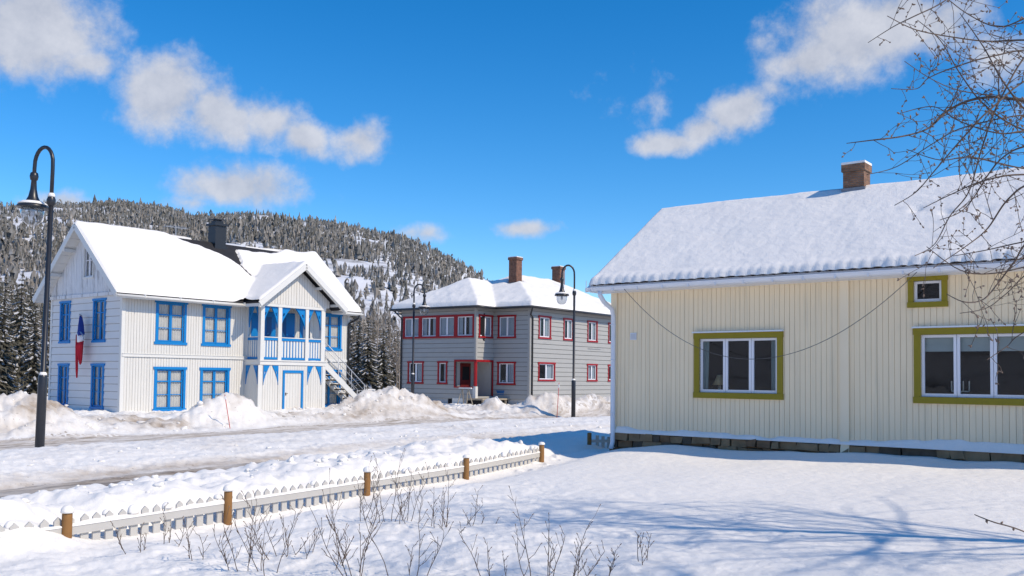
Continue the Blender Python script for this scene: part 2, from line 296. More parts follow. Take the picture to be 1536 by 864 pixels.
def terrain(x, y, detail=True):
    x = np.asarray(x, float); y = np.asarray(y, float)
    q, t = qt(x, y); R = np.hypot(x, y)
    near = np.exp(-(R/95)**2)
    q = qwarp(q, t); qj = q + .35*fbm(t*.16, q*.05, 3, 5)*sstep(1.5, 4, q)
    base = .29 - .11*np.exp(-((q+.35)/.45)**2)*sstep(-2, 0, t) + .020*np.clip(t, -14, 10)*sstep(9, 3, q) + .036*np.clip(-q, 0, 11) + (.15-.022*np.clip(.784*(x-2.328)-.621*(y-21.7)-2.5, 0, 7)+.09*fbm(x*.8, y*.8, 2, 61))*np.exp(-np.maximum(0, wallgap(x, y)-.3)/1.0) - .05*np.exp(-((t-4)/3)**2)*sstep(2, -1, q)
    end = 1-.75*sstep(8.2, 10.5, t)*sstep(3.2, 2.2, q)          # the bank behind the fence dies out past the last post
    z = base + np.interp(qj, QK, ZK)*end
    for X, Y, h, r in PILES:
        d2 = ((x-X)**2+(y-Y)**2)/(r*r); z = z + h*np.exp(-d2*1.1)*(1+.25*vnoise(x*1.3, y*1.3, 3))
    if detail:
        pm = 0
        for X, Y, h, r in PILES:
            if h > .3: pm = np.maximum(pm, np.exp(-((x-X)**2+(y-Y)**2)/(r*r)*.8)*min(1, h*1.6))
        z = z + pm*(.42*np.clip(.5-cell(x*1.7, y*1.7, 71), -.14, .22)+.36*np.clip(.45-cell(x*3.3+.4*vnoise(x*3, y*3), y*3.3, 72), -.1, .18)+.13*fbm(x*2.2, y*2.2, 5, 73, .6))
        bank = sstep(.2, .45, q)*sstep(3.6, 2.2, q)*end
        z = z + bank*(.11*(.55-np.minimum(cell(x*2.6, y*2.6, 1), 1))+.13*fbm(x*1.1, y*1.1, 3, 2)+.04*fbm(x*6, y*6, 2, 9))
        road = np.maximum(sstep(5.2, 5.7, qj)*sstep(7.5, 7, qj), sstep(12.4, 13.2, qj)*sstep(17.9, 17.2, qj))
        mid = sstep(3.4, 4.4, q)*(1-road)*sstep(20, 17, q)
        z = z + mid*(.05*fbm(t*.4, q*1.2, 3, 12)+.035*fbm(x*2.5, y*2.5, 3, 14)+.035*fbm(x*7, y*7, 3, 16)+.025*(.5-np.minimum(cell(x*3, y*3, 15), 1)))
        z = z + road*(.075*fbm(q*3.2, t*.2, 3, 21)+.02*fbm(x*3, y*3, 3, 22))
        hb = sstep(17.2, 18.6, q)*near
        z = z + hb*(.13*fbm(x*.55, y*.55, 3, 31)+.13*fbm(x*1.7, y*1.7, 3, 32)+.07*fbm(x*5, y*5, 3, 35)+.24*(.5-np.minimum(cell(x*1.25, y*1.25, 33), 1))*sstep(24, 19, q)+.11*(.5-np.minimum(cell(x*3.1, y*3.1, 34), 1)))
        yard = sstep(.1, -.3, q)
        rough = sstep(-6.5, -1, q)*sstep(7, 3, t) + .8*sstep(12.5, 10, R)*sstep(6, 0, x)
        z = z + yard*(.045*fbm(x*.42, y*.42, 3, 41)+np.clip(rough, 0, 1.2)*(.055*fbm(x*1.5, y*1.5, 3, 42)+.028*fbm(x*4.5, y*4.5, 3, 43)+.012*fbm(x*14, y*14, 2, 44))+.004*fbm(x*9, y*9, 2, 45)*near)
        for (X, Y, Z), r, h in DW:
            d = np.hypot(x-X, y-Y)/r; z = z + h*(.55*np.exp(-((d-1.15)/.45)**2)-.9*np.exp(-(d*1.1)**2))*(d < 3)
    return z
def gz(x, y): return float(terrain(np.array([x]), np.array([y]))[0])
def hit(px, py):
    d = ray(px, py).normalized(); s = np.linspace(4, 90, 6000); x = d.x*s; y = d.y*s; z = CZ+d.z*s
    k = np.argmax(z < terrain(x, y)); return Vector((x[k], y[k], float(terrain(x[k:k+1], y[k:k+1])[0])))
def dirt(x, y):
    q, t = qt(x, y); q = qwarp(q, t)
    n = .5+1.2*fbm(t*.16, q*2.2, 4, 51); n2 = fbm(x*.8, y*.8, 4, 52)+.5
    a = .75*sstep(4.9, 5.6, q)*sstep(8.6, 7.0, q)*(.55+.6*n)
    b = (.5+.8*n)*sstep(11.6, 12.8, q)*sstep(20.3, 18.0, q)*.78
    c = .8*sstep(17, 19, q)*sstep(23.5, 20.5, q)*(.22+n2*1.2)
    d = .48*sstep(7, 9, q)*sstep(13, 10, q)*n2 + .10*sstep(.2, 1.5, q)*sstep(5, 3, q)*n2
    far = np.exp(-(np.hypot(x, y)/140)**2)
    return np.clip(np.maximum.reduce([a, b, c, d]), 0, 1)*far
ang = np.concatenate([np.radians(np.linspace(-180, -46, 46))[:-1], np.radians(np.linspace(-46, -34, 30))[:-1], np.arctan(np.linspace(math.tan(math.radians(-34)), math.tan(math.radians(34)), 860)), np.radians(np.linspace(34, 46, 30))[1:], np.radians(np.linspace(46, 180, 46))[1:]])
rad = np.concatenate([np.geomspace(.3, 6.5, 26)[:-1], np.geomspace(6.5, 75, 560)[:-1], np.geomspace(75, 6000, 70)])
A_, R_ = np.meshgrid(ang, rad); GX = R_*np.sin(A_); GY = R_*np.cos(A_)
GZ = terrain(GX.ravel(), GY.ravel()); qv, tv = qt(GX.ravel(), GY.ravel())
GZ = GZ + np.clip((R_.ravel()-75)/300, 0, 1)*.5
nr, na = R_.shape; idx = np.arange(nr*na).reshape(nr, na)
F = np.stack([idx[:-1, :-1], idx[:-1, 1:], idx[1:, 1:], idx[1:, :-1]], -1).reshape(-1, 4)[:, ::-1]
tag(npmesh('snow_ground', np.stack([GX.ravel(), GY.ravel(), GZ], 1), F, M['ground'], attrs={'dirt': dirt(GX.ravel(), GY.ravel())}), kind='structure')
def trackmat(name, c0_, c1_):       # packed snow with streaks along the wheel tracks
    m = snowmat(name, False, .5, .5); N = m.node_tree.nodes; L = m.node_tree.links; b = N['Principled BSDF']
    a = N.new('ShaderNodeAttribute'); a.attribute_name = 'along'; c = N.new('ShaderNodeAttribute'); c.attribute_name = 'across'
    s1 = N.new('ShaderNodeMath'); s1.operation = 'MULTIPLY'; s1.inputs[1].default_value = .22; L.new(a.outputs['Fac'], s1.inputs[0])
    v = N.new('ShaderNodeCombineXYZ'); L.new(s1.outputs[0], v.inputs[0]); L.new(c.outputs['Fac'], v.inputs[1])
    n = N.new('ShaderNodeTexNoise'); n.inputs['Scale'].default_value = 2.6; n.inputs['Detail'].default_value = 9; n.inputs['Roughness'].default_value = .68; L.new(v.outputs[0], n.inputs['Vector'])
    r = N.new('ShaderNodeValToRGB'); r.color_ramp.elements[0].position = .36; r.color_ramp.elements[0].color = (*c0_, 1); r.color_ramp.elements[1].position = .62; r.color_ramp.elements[1].color = (*c1_, 1); L.new(n.outputs['Fac'], r.inputs[0]); L.new(r.outputs[0], b.inputs['Base Color']); return m
def strip(name, q0, q1, t0, t1, nq, ntt, s, c0_, c1_):
    t = t0+(t1-t0)*np.linspace(0, 1, ntt)**1.5; w = np.linspace(0, 1, nq); T, W = np.meshgrid(t, w)
    e0 = q0+.35*fbm(T*.3, T*0, 3, s)+.12*fbm(T*1.7, T*0, 2, s+3); e1 = q1+.35*fbm(T*.3, T*0+5, 3, s+1)+.12*fbm(T*1.9, T*0, 2, s+5)
    Q = e0+(e1-e0)*W-shift(T)*(.9 if q0 > 9 else .45); X, Y = unq(Q, T); Z = terrain(X.ravel(), Y.ravel())+.012-.05*(np.abs(W.ravel()*2-1)**6)
    i = np.arange(X.size).reshape(X.shape); F = np.stack([i[:-1, :-1], i[:-1, 1:], i[1:, 1:], i[1:, :-1]], -1).reshape(-1, 4)
    tag(npmesh(name, np.stack([X.ravel(), Y.ravel(), Z], 1), F, trackmat(name, c0_, c1_), attrs={'along': T.ravel(), 'across': Q.ravel()}), kind='structure')
strip('footpath', 5.5, 6.8, -14, 70, 16, 1000, 61, (.19, .15, .115), (.60, .54, .47))
strip('road', 12.9, 17.6, -14, 80, 44, 1000, 71, (.36, .295, .225), (.76, .71, .65))
# clods of ploughed snow
def clods(n, seed, qr, tr, size):
    rg = np.random.default_rng(seed); ic = bmesh.new(); bmesh.ops.create_icosphere(ic, subdivisions=2, radius=1); bv = np.array([v.co[:] for v in ic.verts]); bf = np.array([[v.index for v in f.verts] for f in ic.faces]); ic.free()
    q = rg.uniform(*qr, n); t = rg.uniform(0, 1, n)**1.1*(tr[1]-tr[0])+tr[0]; x, y = unq(q, t); s = size*(.35+rg.exponential(.55, n)); s = np.minimum(s, size*2.6)
    z = terrain(x, y)
    V = np.repeat(bv[None], n, 0); off = rg.uniform(0, 50, (n, 1)); nn = vnoise(V[:, :, 0]*1.4+off, V[:, :, 1]*1.4+V[:, :, 2]*2.3+off, 3)
    V = V*(1+.75*nn[:, :, None]); V = V*(s[:, None, None]*np.stack([rg.uniform(.7, 1.3, n), rg.uniform(.7, 1.3, n), rg.uniform(.45, .9, n)], 1)[:, None, :])
    V[:, :, 0] += x[:, None]; V[:, :, 1] += y[:, None]; V[:, :, 2] += (z+s*.12)[:, None]
    Fs = bf[None]+np.arange(n)[:, None, None]*len(bv); return V.reshape(-1, 3), Fs.reshape(-1, 3)
cv = []; cf = []; k0 = 0
for a in ((160, 1, (.5, 2.6), (-6, 9.5), .036), (330, 2, (17.5, 22), (-2, 36), .055), (220, 3, (7.4, 9.5), (-9, 30), .028), (160, 4, (2.8, 5.2), (-6, 20), .028), (110, 5, (17.5, 20), (24, 46), .06)):
    v, f = clods(*a); cv.append(v); cf.append(f+k0); k0 += len(v)
cv = np.concatenate(cv); cf = np.concatenate(cf)
# clods around the piles
tag(npmesh('snow_clods', cv, cf, M['ground'], attrs={'dirt': dirt(cv[:, 0], cv[:, 1])*.6}), 'clods of ploughed snow strewn along the banks', 'snow', kind='stuff')
# ------------------------------------------------------------------ hills and forest
SIL = [(-420, 352), (-250, 335), (-100, 328), (0, 327), (60, 324), (130, 321), (180, 320), (235, 325), (290, 337), (340, 331), (400, 330), (460, 338), (520, 347), (580, 358), (620, 370), (660, 388), (700, 409), (735, 432), (780, 462), (830, 498), (900, 532), (1100, 545), (1700, 540)]
saz = []; stn = []
for px, py in SIL:
    d = ray(px, py); saz.append(math.atan2(d.x, d.y)); stn.append(d.z/math.hypot(d.x, d.y))
saz = [-PI, -1.6]+saz+[1.2, 2.2, PI]; stn = [.14, .14]+stn+[.05, .13, .14]
def hillz(a, r):
    D = 1450+130*fbm(a*3, a*0, 2, 81); e = np.interp(a, saz, stn)
    x = r*np.sin(a); y = r*np.cos(a)
    f = sstep(0, 1, np.clip((r-150)/(D-150), 0, 1))*.55+np.clip((r-150)/(D-150), 0, 1)*.45
    up = e*D*f
    up = up*(1+.10*fbm(x*.004, y*.004, 4, 82)*np.sin(PI*np.clip((r-150)/(D-150), 0, 1)))+ 5*fbm(x*.02, y*.02, 3, 83)*np.clip((r-200)/300, 0, 1)*sstep(.0, .08, e)
    return np.where(r > D, e*D*np.exp(-(r-D)/900)*.98, up)-.6
ha = np.concatenate([np.linspace(-PI, -.75, 70)[:-1], np.linspace(-.75, .2, 260), np.linspace(.2, PI, 90)[1:]]); hr = np.concatenate([np.geomspace(150, 1500, 150)[:-1], np.linspace(1500, 3200, 20)])
HA, HR = np.meshgrid(ha, hr); HZ = hillz(HA.ravel(), HR.ravel()); i = np.arange(HA.size).reshape(HA.shape)
hm = mat('hill_snow', (.74, .745, .76), .8, .1, .02, stain=((.13, .12, .11), .50, (.035, .035, .06), .85))
tag(npmesh('hills', np.stack([(HR*np.sin(HA)).ravel(), (HR*np.cos(HA)).ravel(), HZ], 1), np.stack([i[:-1, :-1], i[:-1, 1:], i[1:, 1:], i[1:, :-1]], -1).reshape(-1, 4)[:, ::-1], hm), kind='structure')
def hilltree(rg):
    V = []; Fc = []; K = 5; T = 3; sn = []
    for t in range(T):
        zb = .10+.84*t/T; zt = min(1, zb+.48); rb = (1-zb)*.27+.02
        b = len(V)
        for k in range(K):
            a = 2*PI*(k+rg.uniform(-.3, .3))/K+t; rr = rb*rg.uniform(.65, 1.3); V.append((rr*math.cos(a), rr*math.sin(a), zb-rg.uniform(0, .07))); sn.append(rg.uniform(0, .75))
        V.append((0, 0, zt if t < T-1 else 1.05)); sn.append(rg.uniform(0, .25))
        for k in range(K): Fc.append((b+k, b+(k+1) % K, b+K))
    b = len(V)
    for k in range(3): a = 2*PI*k/3; V.append((.02*math.cos(a), .02*math.sin(a), -.1)); sn.append(0)
    V.append((0, 0, .4)); sn.append(0)
    for k in range(3): Fc.append((b+k, b+(k+1) % 3, b+3))
    return np.array(V), np.array(Fc), np.array(sn)
rg = np.random.default_rng(11)
def hillbirch(rg):
    V = []; Fc = []; sn = []; K = 6
    for z, r in ((.05, .03), (.35, .15), (.65, .19), (.9, .10)):
        for k in range(K): a = 2*PI*k/K+z*3; rr = r*rg.uniform(.5, 1.35); V.append((rr*math.cos(a), rr*math.sin(a), z+rg.uniform(-.06, .06))); sn.append(rg.uniform(0, .5))
    V.append((0, 0, 1.0)); sn.append(.2)
    for i in range(3):
        for k in range(K):
            if rg.uniform() < .8: Fc.append((i*K+k, i*K+(k+1) % K, (i+1)*K+k))
            if rg.uniform() < .8: Fc.append((i*K+(k+1) % K, (i+1)*K+(k+1) % K, (i+1)*K+k))
    for k in range(K): Fc.append((3*K+k, 3*K+(k+1) % K, 4*K))
    return np.array(V), np.array(Fc), np.array(sn)
var = [hilltree(rg) for _ in range(5)]+[hillbirch(rg) for _ in range(3)]
NT = 46000
a = rg.uniform(-.72, .06, NT); fr_ = rg.uniform(0, 1, NT); r = 235*(1560/235.)**(fr_**.60)
x = r*np.sin(a); y = r*np.cos(a)
dens = .36+1.7*fbm(x*.007, y*.007, 3, 91)+.9*fbm(x*.03, y*.03, 2, 92)
def window_dir(px0, px1): return math.atan2(ray(px0, 400).x, ray(px0, 400).y), math.atan2(ray(px1, 400).x, ray(px1, 400).y)
b0, b1 = window_dir(325, 480); dens = dens-.85*np.exp(-((a-(b0+b1)/2)/((b1-b0)*.42))**2)*sstep(1120, 1250, r)*sstep(1420, 1360, r)
c0, c1 = window_dir(-30, 70); dens = dens-2.5*sstep(c0, c0+.01, a)*sstep(c1, c1-.012, a)*(np.exp(-((r-500)/38)**2)+.35*np.exp(-((r-1180)/90)**2))
b2, b3 = window_dir(520, 690); dens = dens-.4*np.exp(-((a-(b2+b3)/2)/((b3-b2)*.5))**2)*sstep(700, 900, r)
ok = rg.uniform(0, 1, NT) < np.clip(dens, 0.05, 1); a, r, x, y = a[ok], r[ok], x[ok], y[ok]; z = hillz(a, r); n = len(a)
hh = 6.6*rg.uniform(.45, 1.45, n)*(1+.5*(rg.uniform(0, 1, n) < .08)); hh = hh*np.interp(r, [235, 800], [.55, 1]); tint = rg.uniform(0, 1, n); tint = np.where(np.arange(n) % 8 > 4, .6+.4*tint, tint); VV = []; FF = []; TT = []; SS = []; k0 = 0
for kv, (V, Fc, sn) in enumerate(var):
    sel = np.arange(n) % 8 == kv; m = sel.sum(); th = rg.uniform(0, 6.28, m); h = hh[sel][:, None]; wd = rg.uniform(.75, 1.15, m)[:, None]
    X = (V[None, :, 0]*np.cos(th)[:, None]-V[None, :, 1]*np.sin(th)[:, None])*h*wd+x[sel][:, None]; Y = (V[None, :, 0]*np.sin(th)[:, None]+V[None, :, 1]*np.cos(th)[:, None])*h*wd+y[sel][:, None]; Zz = V[None, :, 2]*h+z[sel][:, None]
    VV.append(np.stack([X, Y, Zz], -1).reshape(-1, 3)); FF.append((Fc[None]+np.arange(m)[:, None, None]*len(V)).reshape(-1, 3)+k0); k0 += m*len(V)
    TT.append(np.repeat(tint[sel], len(V))); SS.append((sn[None]*(.7+.8*rg.uniform(0, 1, m))[:, None]).ravel())
fm = bpy.data.materials.new('forest_needles'); fm.use_nodes = True; N = fm.node_tree.nodes; L = fm.node_tree.links; bs = N['Principled BSDF']; bs.inputs['Roughness'].default_value = .9; bs.inputs['Specular IOR Level'].default_value = .1
a1 = N.new('ShaderNodeAttribute'); a1.attribute_name = 'tint'; a2 = N.new('ShaderNodeAttribute'); a2.attribute_name = 'snow'
cr = N.new('ShaderNodeValToRGB'); cr.color_ramp.elements[0].color = (.085, .08, .064, 1); cr.color_ramp.elements[1].color = (.27, .235, .195, 1); e = cr.color_ramp.elements.new(.6); e.color = (.115, .105, .085, 1); L.new(a1.outputs['Fac'], cr.inputs[0])  # dark tones lifted: distance haze put into the tree colours
mx = N.new('ShaderNodeMix'); mx.data_type = 'RGBA'; mx.inputs[7].default_value = (.58, .58, .59, 1); pw = N.new('ShaderNodeMath'); pw.operation = 'POWER'; pw.inputs[1].default_value = 1.9; L.new(a2.outputs['Fac'], pw.inputs[0]); L.new(pw.outputs[0], mx.inputs[0]); L.new(cr.outputs[0], mx.inputs[6]); L.new(mx.outputs[2], bs.inputs['Base Color'])
tag(npmesh('hillside_forest', np.concatenate(VV), np.concatenate(FF), fm, smooth=False, attrs={'tint': np.concatenate(TT), 'snow': np.concatenate(SS)}), 'snow dusted conifer forest covering the hill beyond the houses', 'forest', kind='stuff')
# ---- individual trees near the houses
def conifer(seed, h):
    rd = random.Random(seed); nb = MB(); sb = MB()
    lv = 26
    for i in range(lv):
        f = i/(lv-1); z = h*(.05+.93*f); R = .21*h*((1-f)**.85)+.08
        for k in range(9 if f < .7 else 6):
            a = 2*PI*k/9*(1 if f < .7 else 1.5)+i*1.3+rd.uniform(-.3, .3); L_ = R*rd.uniform(.6, 1.12); w = .17*L_+.06; zz = z+rd.uniform(-.1, .1)
            ca, sa = math.cos(a), math.sin(a); P = []
            for s_, dz in ((0, 0), (.45, -.10), (.8, -.26), (1, -.30)):
                P.append(Vector((ca*L_*s_, sa*L_*s_, zz+dz*L_)))
            sd = Vector((-sa, ca, 0))
            for j in range(3):
                wa, wb = w*(1-.25*j), w*(1-.25*(j+1))
                nb.add([P[j], P[j+1], P[j+1]+sd*wb-Vector((0, 0, wb*.55)), P[j]+sd*wa-Vector((0, 0, wa*.55))], [(0, 1, 2, 3)])
                nb.add([P[j], P[j+1], P[j+1]-sd*wb-Vector((0, 0, wb*.55)), P[j]-sd*wa-Vector((0, 0, wa*.55))], [(3, 2, 1, 0)])
                for s2 in (-1, 1):
                    o = P[j].lerp(P[j+1], rd.uniform(.2, .8)); t2 = o+sd*s2*w*rd.uniform(1.2, 2)+Vector((ca, sa, 0))*w*.9-Vector((0, 0, w*rd.uniform(.6, 1.5)))
                    nb.add([o-Vector((ca, sa, 0))*.07, o+Vector((ca, sa, 0))*.09, t2], [(0, 1, 2)])
            if rd.random() < .5:
                j0 = rd.choice((0, 1, 1)); ws = w*rd.uniform(.35, .75); up = Vector((0, 0, .035))
                for j in range(j0, 3):
                    wa, wb = ws*(1-.2*j), ws*(1-.2*(j+1))*.9
                    sb.add([P[j]+sd*wa-up*.5, P[j]+up*1.6, P[j]-sd*wa-up*.5, P[j+1]+sd*wb-up*.5, P[j+1]+up*1.6, P[j+1]-sd*wb-up*.5], [(0, 1, 4, 3), (1, 2, 5, 4)])
    tb = MB(); tb.tube([(0, 0, -.5), (0, 0, h*.5), (0, 0, h)], [.016*h, .010*h, .01], 7)
    return nb, sb, tb
def conifer_thing(seed, h, label, group):
    o = thing('spruce_tree', label, 'tree', group=group); nb, sb, tb = conifer(seed, h)
    tb.build('trunk', M['bark'], o); nb.join(sb, 1).build('crown', [M['needle'], M['treesnow']], o, recalc=False); return o
def limbs(mb, rd, p, d, ln, r, lvl, n=4, sides=4, curv=.25, twist=.8):
    pts = [Vector(p)]; dd = Vector(d).normalized(); rs = [r]
    for i in range(n):
        dd = (dd+Vector((rd.uniform(-1, 1), rd.uniform(-1, 1), rd.uniform(-.6, 1)))*curv).normalized(); pts.append(pts[-1]+dd*ln/n); rs.append(r*(1-.75*(i+1)/n))
    mb.tube(pts, rs, sides)
    if lvl > 0:
        for k in range(rd.randint(4, 7) if lvl > 1 else rd.randint(3, 5)):
            f = rd.uniform(.2, 1); j = min(n-1, int(f*n)); o = pts[j].lerp(pts[j+1], f*n-j); ax = (pts[j+1]-pts[j]).normalized()
            sd = ax.orthogonal().normalized(); sd.rotate(Matrix.Rotation(rd.uniform(0, 6.28), 3, ax)); nd = (ax+sd*rd.uniform(.5, 1)*twist).normalized()
            limbs(mb, rd, o, nd, ln*rd.uniform(.35, .6), rs[j]*.55, lvl-1, 3, max(3, sides-1), curv, twist)
def birch_thing(seed, h, label, group):
    rd = random.Random(seed); o = thing('bare_birch', label, 'tree', group=group); t = MB(); t.tube([(0, 0, -.5), (.1, 0, h*.3), (.05, .1, h*.65), (0, .1, h)], [.09, .075, .05, .01], 6); t.build('trunk', M['greybark'], o, True)
    b = MB()
    for k in range(26):
        z = h*rd.uniform(.22, .95); a = rd.uniform(0, 6.28); limbs(b, rd, (0.05, .05, z), (math.cos(a), math.sin(a), rd.uniform(.6, 1.3)), h*.26*(1.15-z/h)+.4, .03, 2, 3, 3)
    b.build('branches', M['greybark'], o, True); return o
G1 = 'spruces in the wood left of the blue trimmed house'; G2 = 'spruces between the two far houses'; G3 = 'bare birches behind the houses'
base_c = [conifer_thing(s, h, 'snow laden spruce in the dark wood', G1) for s, h in ((1, 10), (2, 11), (3, 9))]
base_b = [birch_thing(s, h, 'bare brown birch standing among the spruces behind the houses', G3) for s, h in ((5, 9), (6, 10))]
used = set()
def plant(base, px, Y, sc, label, group):
    if id(base) in used: o = copy_tree(base)
    else: o = base; used.add(id(base))
    x = (px-768)/FPX*Y; o.location = (x, Y, gz(x, Y)-.2); o.rotation_euler = (0, 0, px*1.7); o.scale = (sc, sc, sc*random.Random(px).uniform(.92, 1.1)); o['label'] = label; o['group'] = group
WL = 'snow laden spruce in the dark wood left of the blue trimmed house'
for i, (px, Y, sc) in enumerate([(4, 62, .72), (30, 66, .78), (52, 60, .62), (-22, 58, .75), (70, 72, .66), (14, 78, .85), (44, 84, .95), (-6, 92, 1.0), (64, 96, 1.0), (24, 104, 1.1), (-40, 74, .9), (80, 118, 1.2), (50, 122, 1.2), (6, 126, 1.25), (34, 140, 1.3), (70, 150, 1.35), (-30, 130, 1.25), (95, 160, 1.3), (115, 170, 1.35), (15, 165, 1.4), (52, 185, 1.4), (-12, 190, 1.4), (85, 200, 1.4)]):
    plant(base_c[i % 3], px, Y, sc, WL if i else 'snow laden spruce nearest the left edge of the photo, below the hill', G1)
WM = 'snow laden spruce between the white house and the grey house'
for i, (px, Y, sc) in enumerate([(552, 72, .62), (575, 78, .66), (538, 84, .72), (592, 88, .60), (560, 98, .82), (583, 108, .85), (530, 112, .9), (604, 118, .85), (545, 130, 1.0), (570, 145, 1.0), (596, 160, 1.05), (525, 165, 1.1), (612, 175, 1.1), (555, 190, 1.2)]):
    plant(base_c[(i+1) % 3], px, Y, sc, WM if i else 'dark snow laden spruce closest to the foot of the outside stairs', G2)
for i, (px, Y, sc) in enumerate([(596, 70, .62), (565, 82, .8), (584, 96, .9), (545, 92, .8), (600, 82, .7), (573, 120, 1), (20, 72, .7), (58, 68, .6), (906, 96, 1.0), (922, 105, 1.0), (532, 100, .85)]):
    plant(base_b[i % 2], px, Y, sc, 'bare brown birch standing among the spruces behind the houses', G3)
# ------------------------------------------------------------------ house kit
def subtract(iv, holes):
    out = [iv]
    for h0, h1 in holes:
        nx = []
        for a, b in out:
            if h1 <= a or h0 >= b: nx.append((a, b)); continue
            if h0 > a: nx.append((a, h0))
            if h1 < b: nx.append((h1, b))
        out = nx
    return [(a, b) for a, b in out if b-a > .004]
def boards(mb, fr, a0, a1, z0, z1, holes, orient='v', pitch=.12, th=.022, gap=.012, top=None, rd=None, mi=0, backing=True, bmi=None):
    bmi = mi if bmi is None else bmi
    rd = rd or random.Random(1)
    topf = top or (lambda a: z1)
    cuts = sorted({a0, a1}|{min(max(h[i], a0), a1) for h in holes for i in (0, 1)})
    if top: cuts = sorted(set(cuts)|{a0+(a1-a0)/2})
    if backing:
        for c0, c1 in zip(cuts[:-1], cuts[1:]):
            if c1-c0 < .003: continue
            hs = [(h[2], h[3]) for h in holes if h[0] <= c0+1e-4 and h[1] >= c1-1e-4]
            t0, t1 = topf(c0), topf(c1)
            for b, t in subtract((z0, max(t0, t1)), hs):
                isT = t >= max(t0, t1)-1e-6
                mb.fbox(fr, c0, c1, b, t, -.10, 0, bmi, (t0, t1) if isT else None)
    if orient == 'v':
        n = max(1, round((a1-a0)/pitch)); p = (a1-a0)/n
        for i in range(n):
            x0, x1 = a0+i*p, a0+(i+1)*p; g = gap/2; e0, e1 = x0+g, x1-g; th_ = th+rd.uniform(-.003, .003)
            cs = sorted({e0, e1}|{c for c in cuts if e0 < c < e1})
            for c0, c1 in zip(cs[:-1], cs[1:]):
                hs = [(h[2], h[3]) for h in holes if h[0] <= c0+1e-4 and h[1] >= c1-1e-4]; t0, t1 = topf(c0), topf(c1)
                for b, t in subtract((z0, max(t0, t1)), hs):
                    isT = t >= max(t0, t1)-1e-6
                    mb.fbox(fr, c0, c1, b, t, 0.001, th_, mi, (t0, t1) if isT else None)
    else:
        n = max(1, round((z1-z0)/pitch)); p = (z1-z0)/n
        for i in range(n):
            y0, y1 = z0+i*p, z0+(i+1)*p; e0 = y0+gap*.5; e1 = y1-gap*.5; jt = rd.uniform(-.002, .002)
            cs = sorted({e0, e1}|{c for h in holes for c in (h[2], h[3]) if e0 < c < e1})
            for c0, c1 in zip(cs[:-1], cs[1:]):
                hs = [(h[0], h[1]) for h in holes if h[2] <= c0+1e-4 and h[3] >= c1-1e-4]
                f0 = th+jt-(th*.75)*(c0-e0)/(e1-e0); f1 = th+jt-(th*.75)*(c1-e0)/(e1-e0)
                for x0, x1 in subtract((a0, a1), hs):
                    mb.hexa([fr.p(x0, c0, f0), fr.p(x1, c0, f0), fr.p(x1, c0, .001), fr.p(x0, c0, .001), fr.p(x0, c1, f1), fr.p(x1, c1, f1), fr.p(x1, c1, .001), fr.p(x0, c1, .001)], mi)
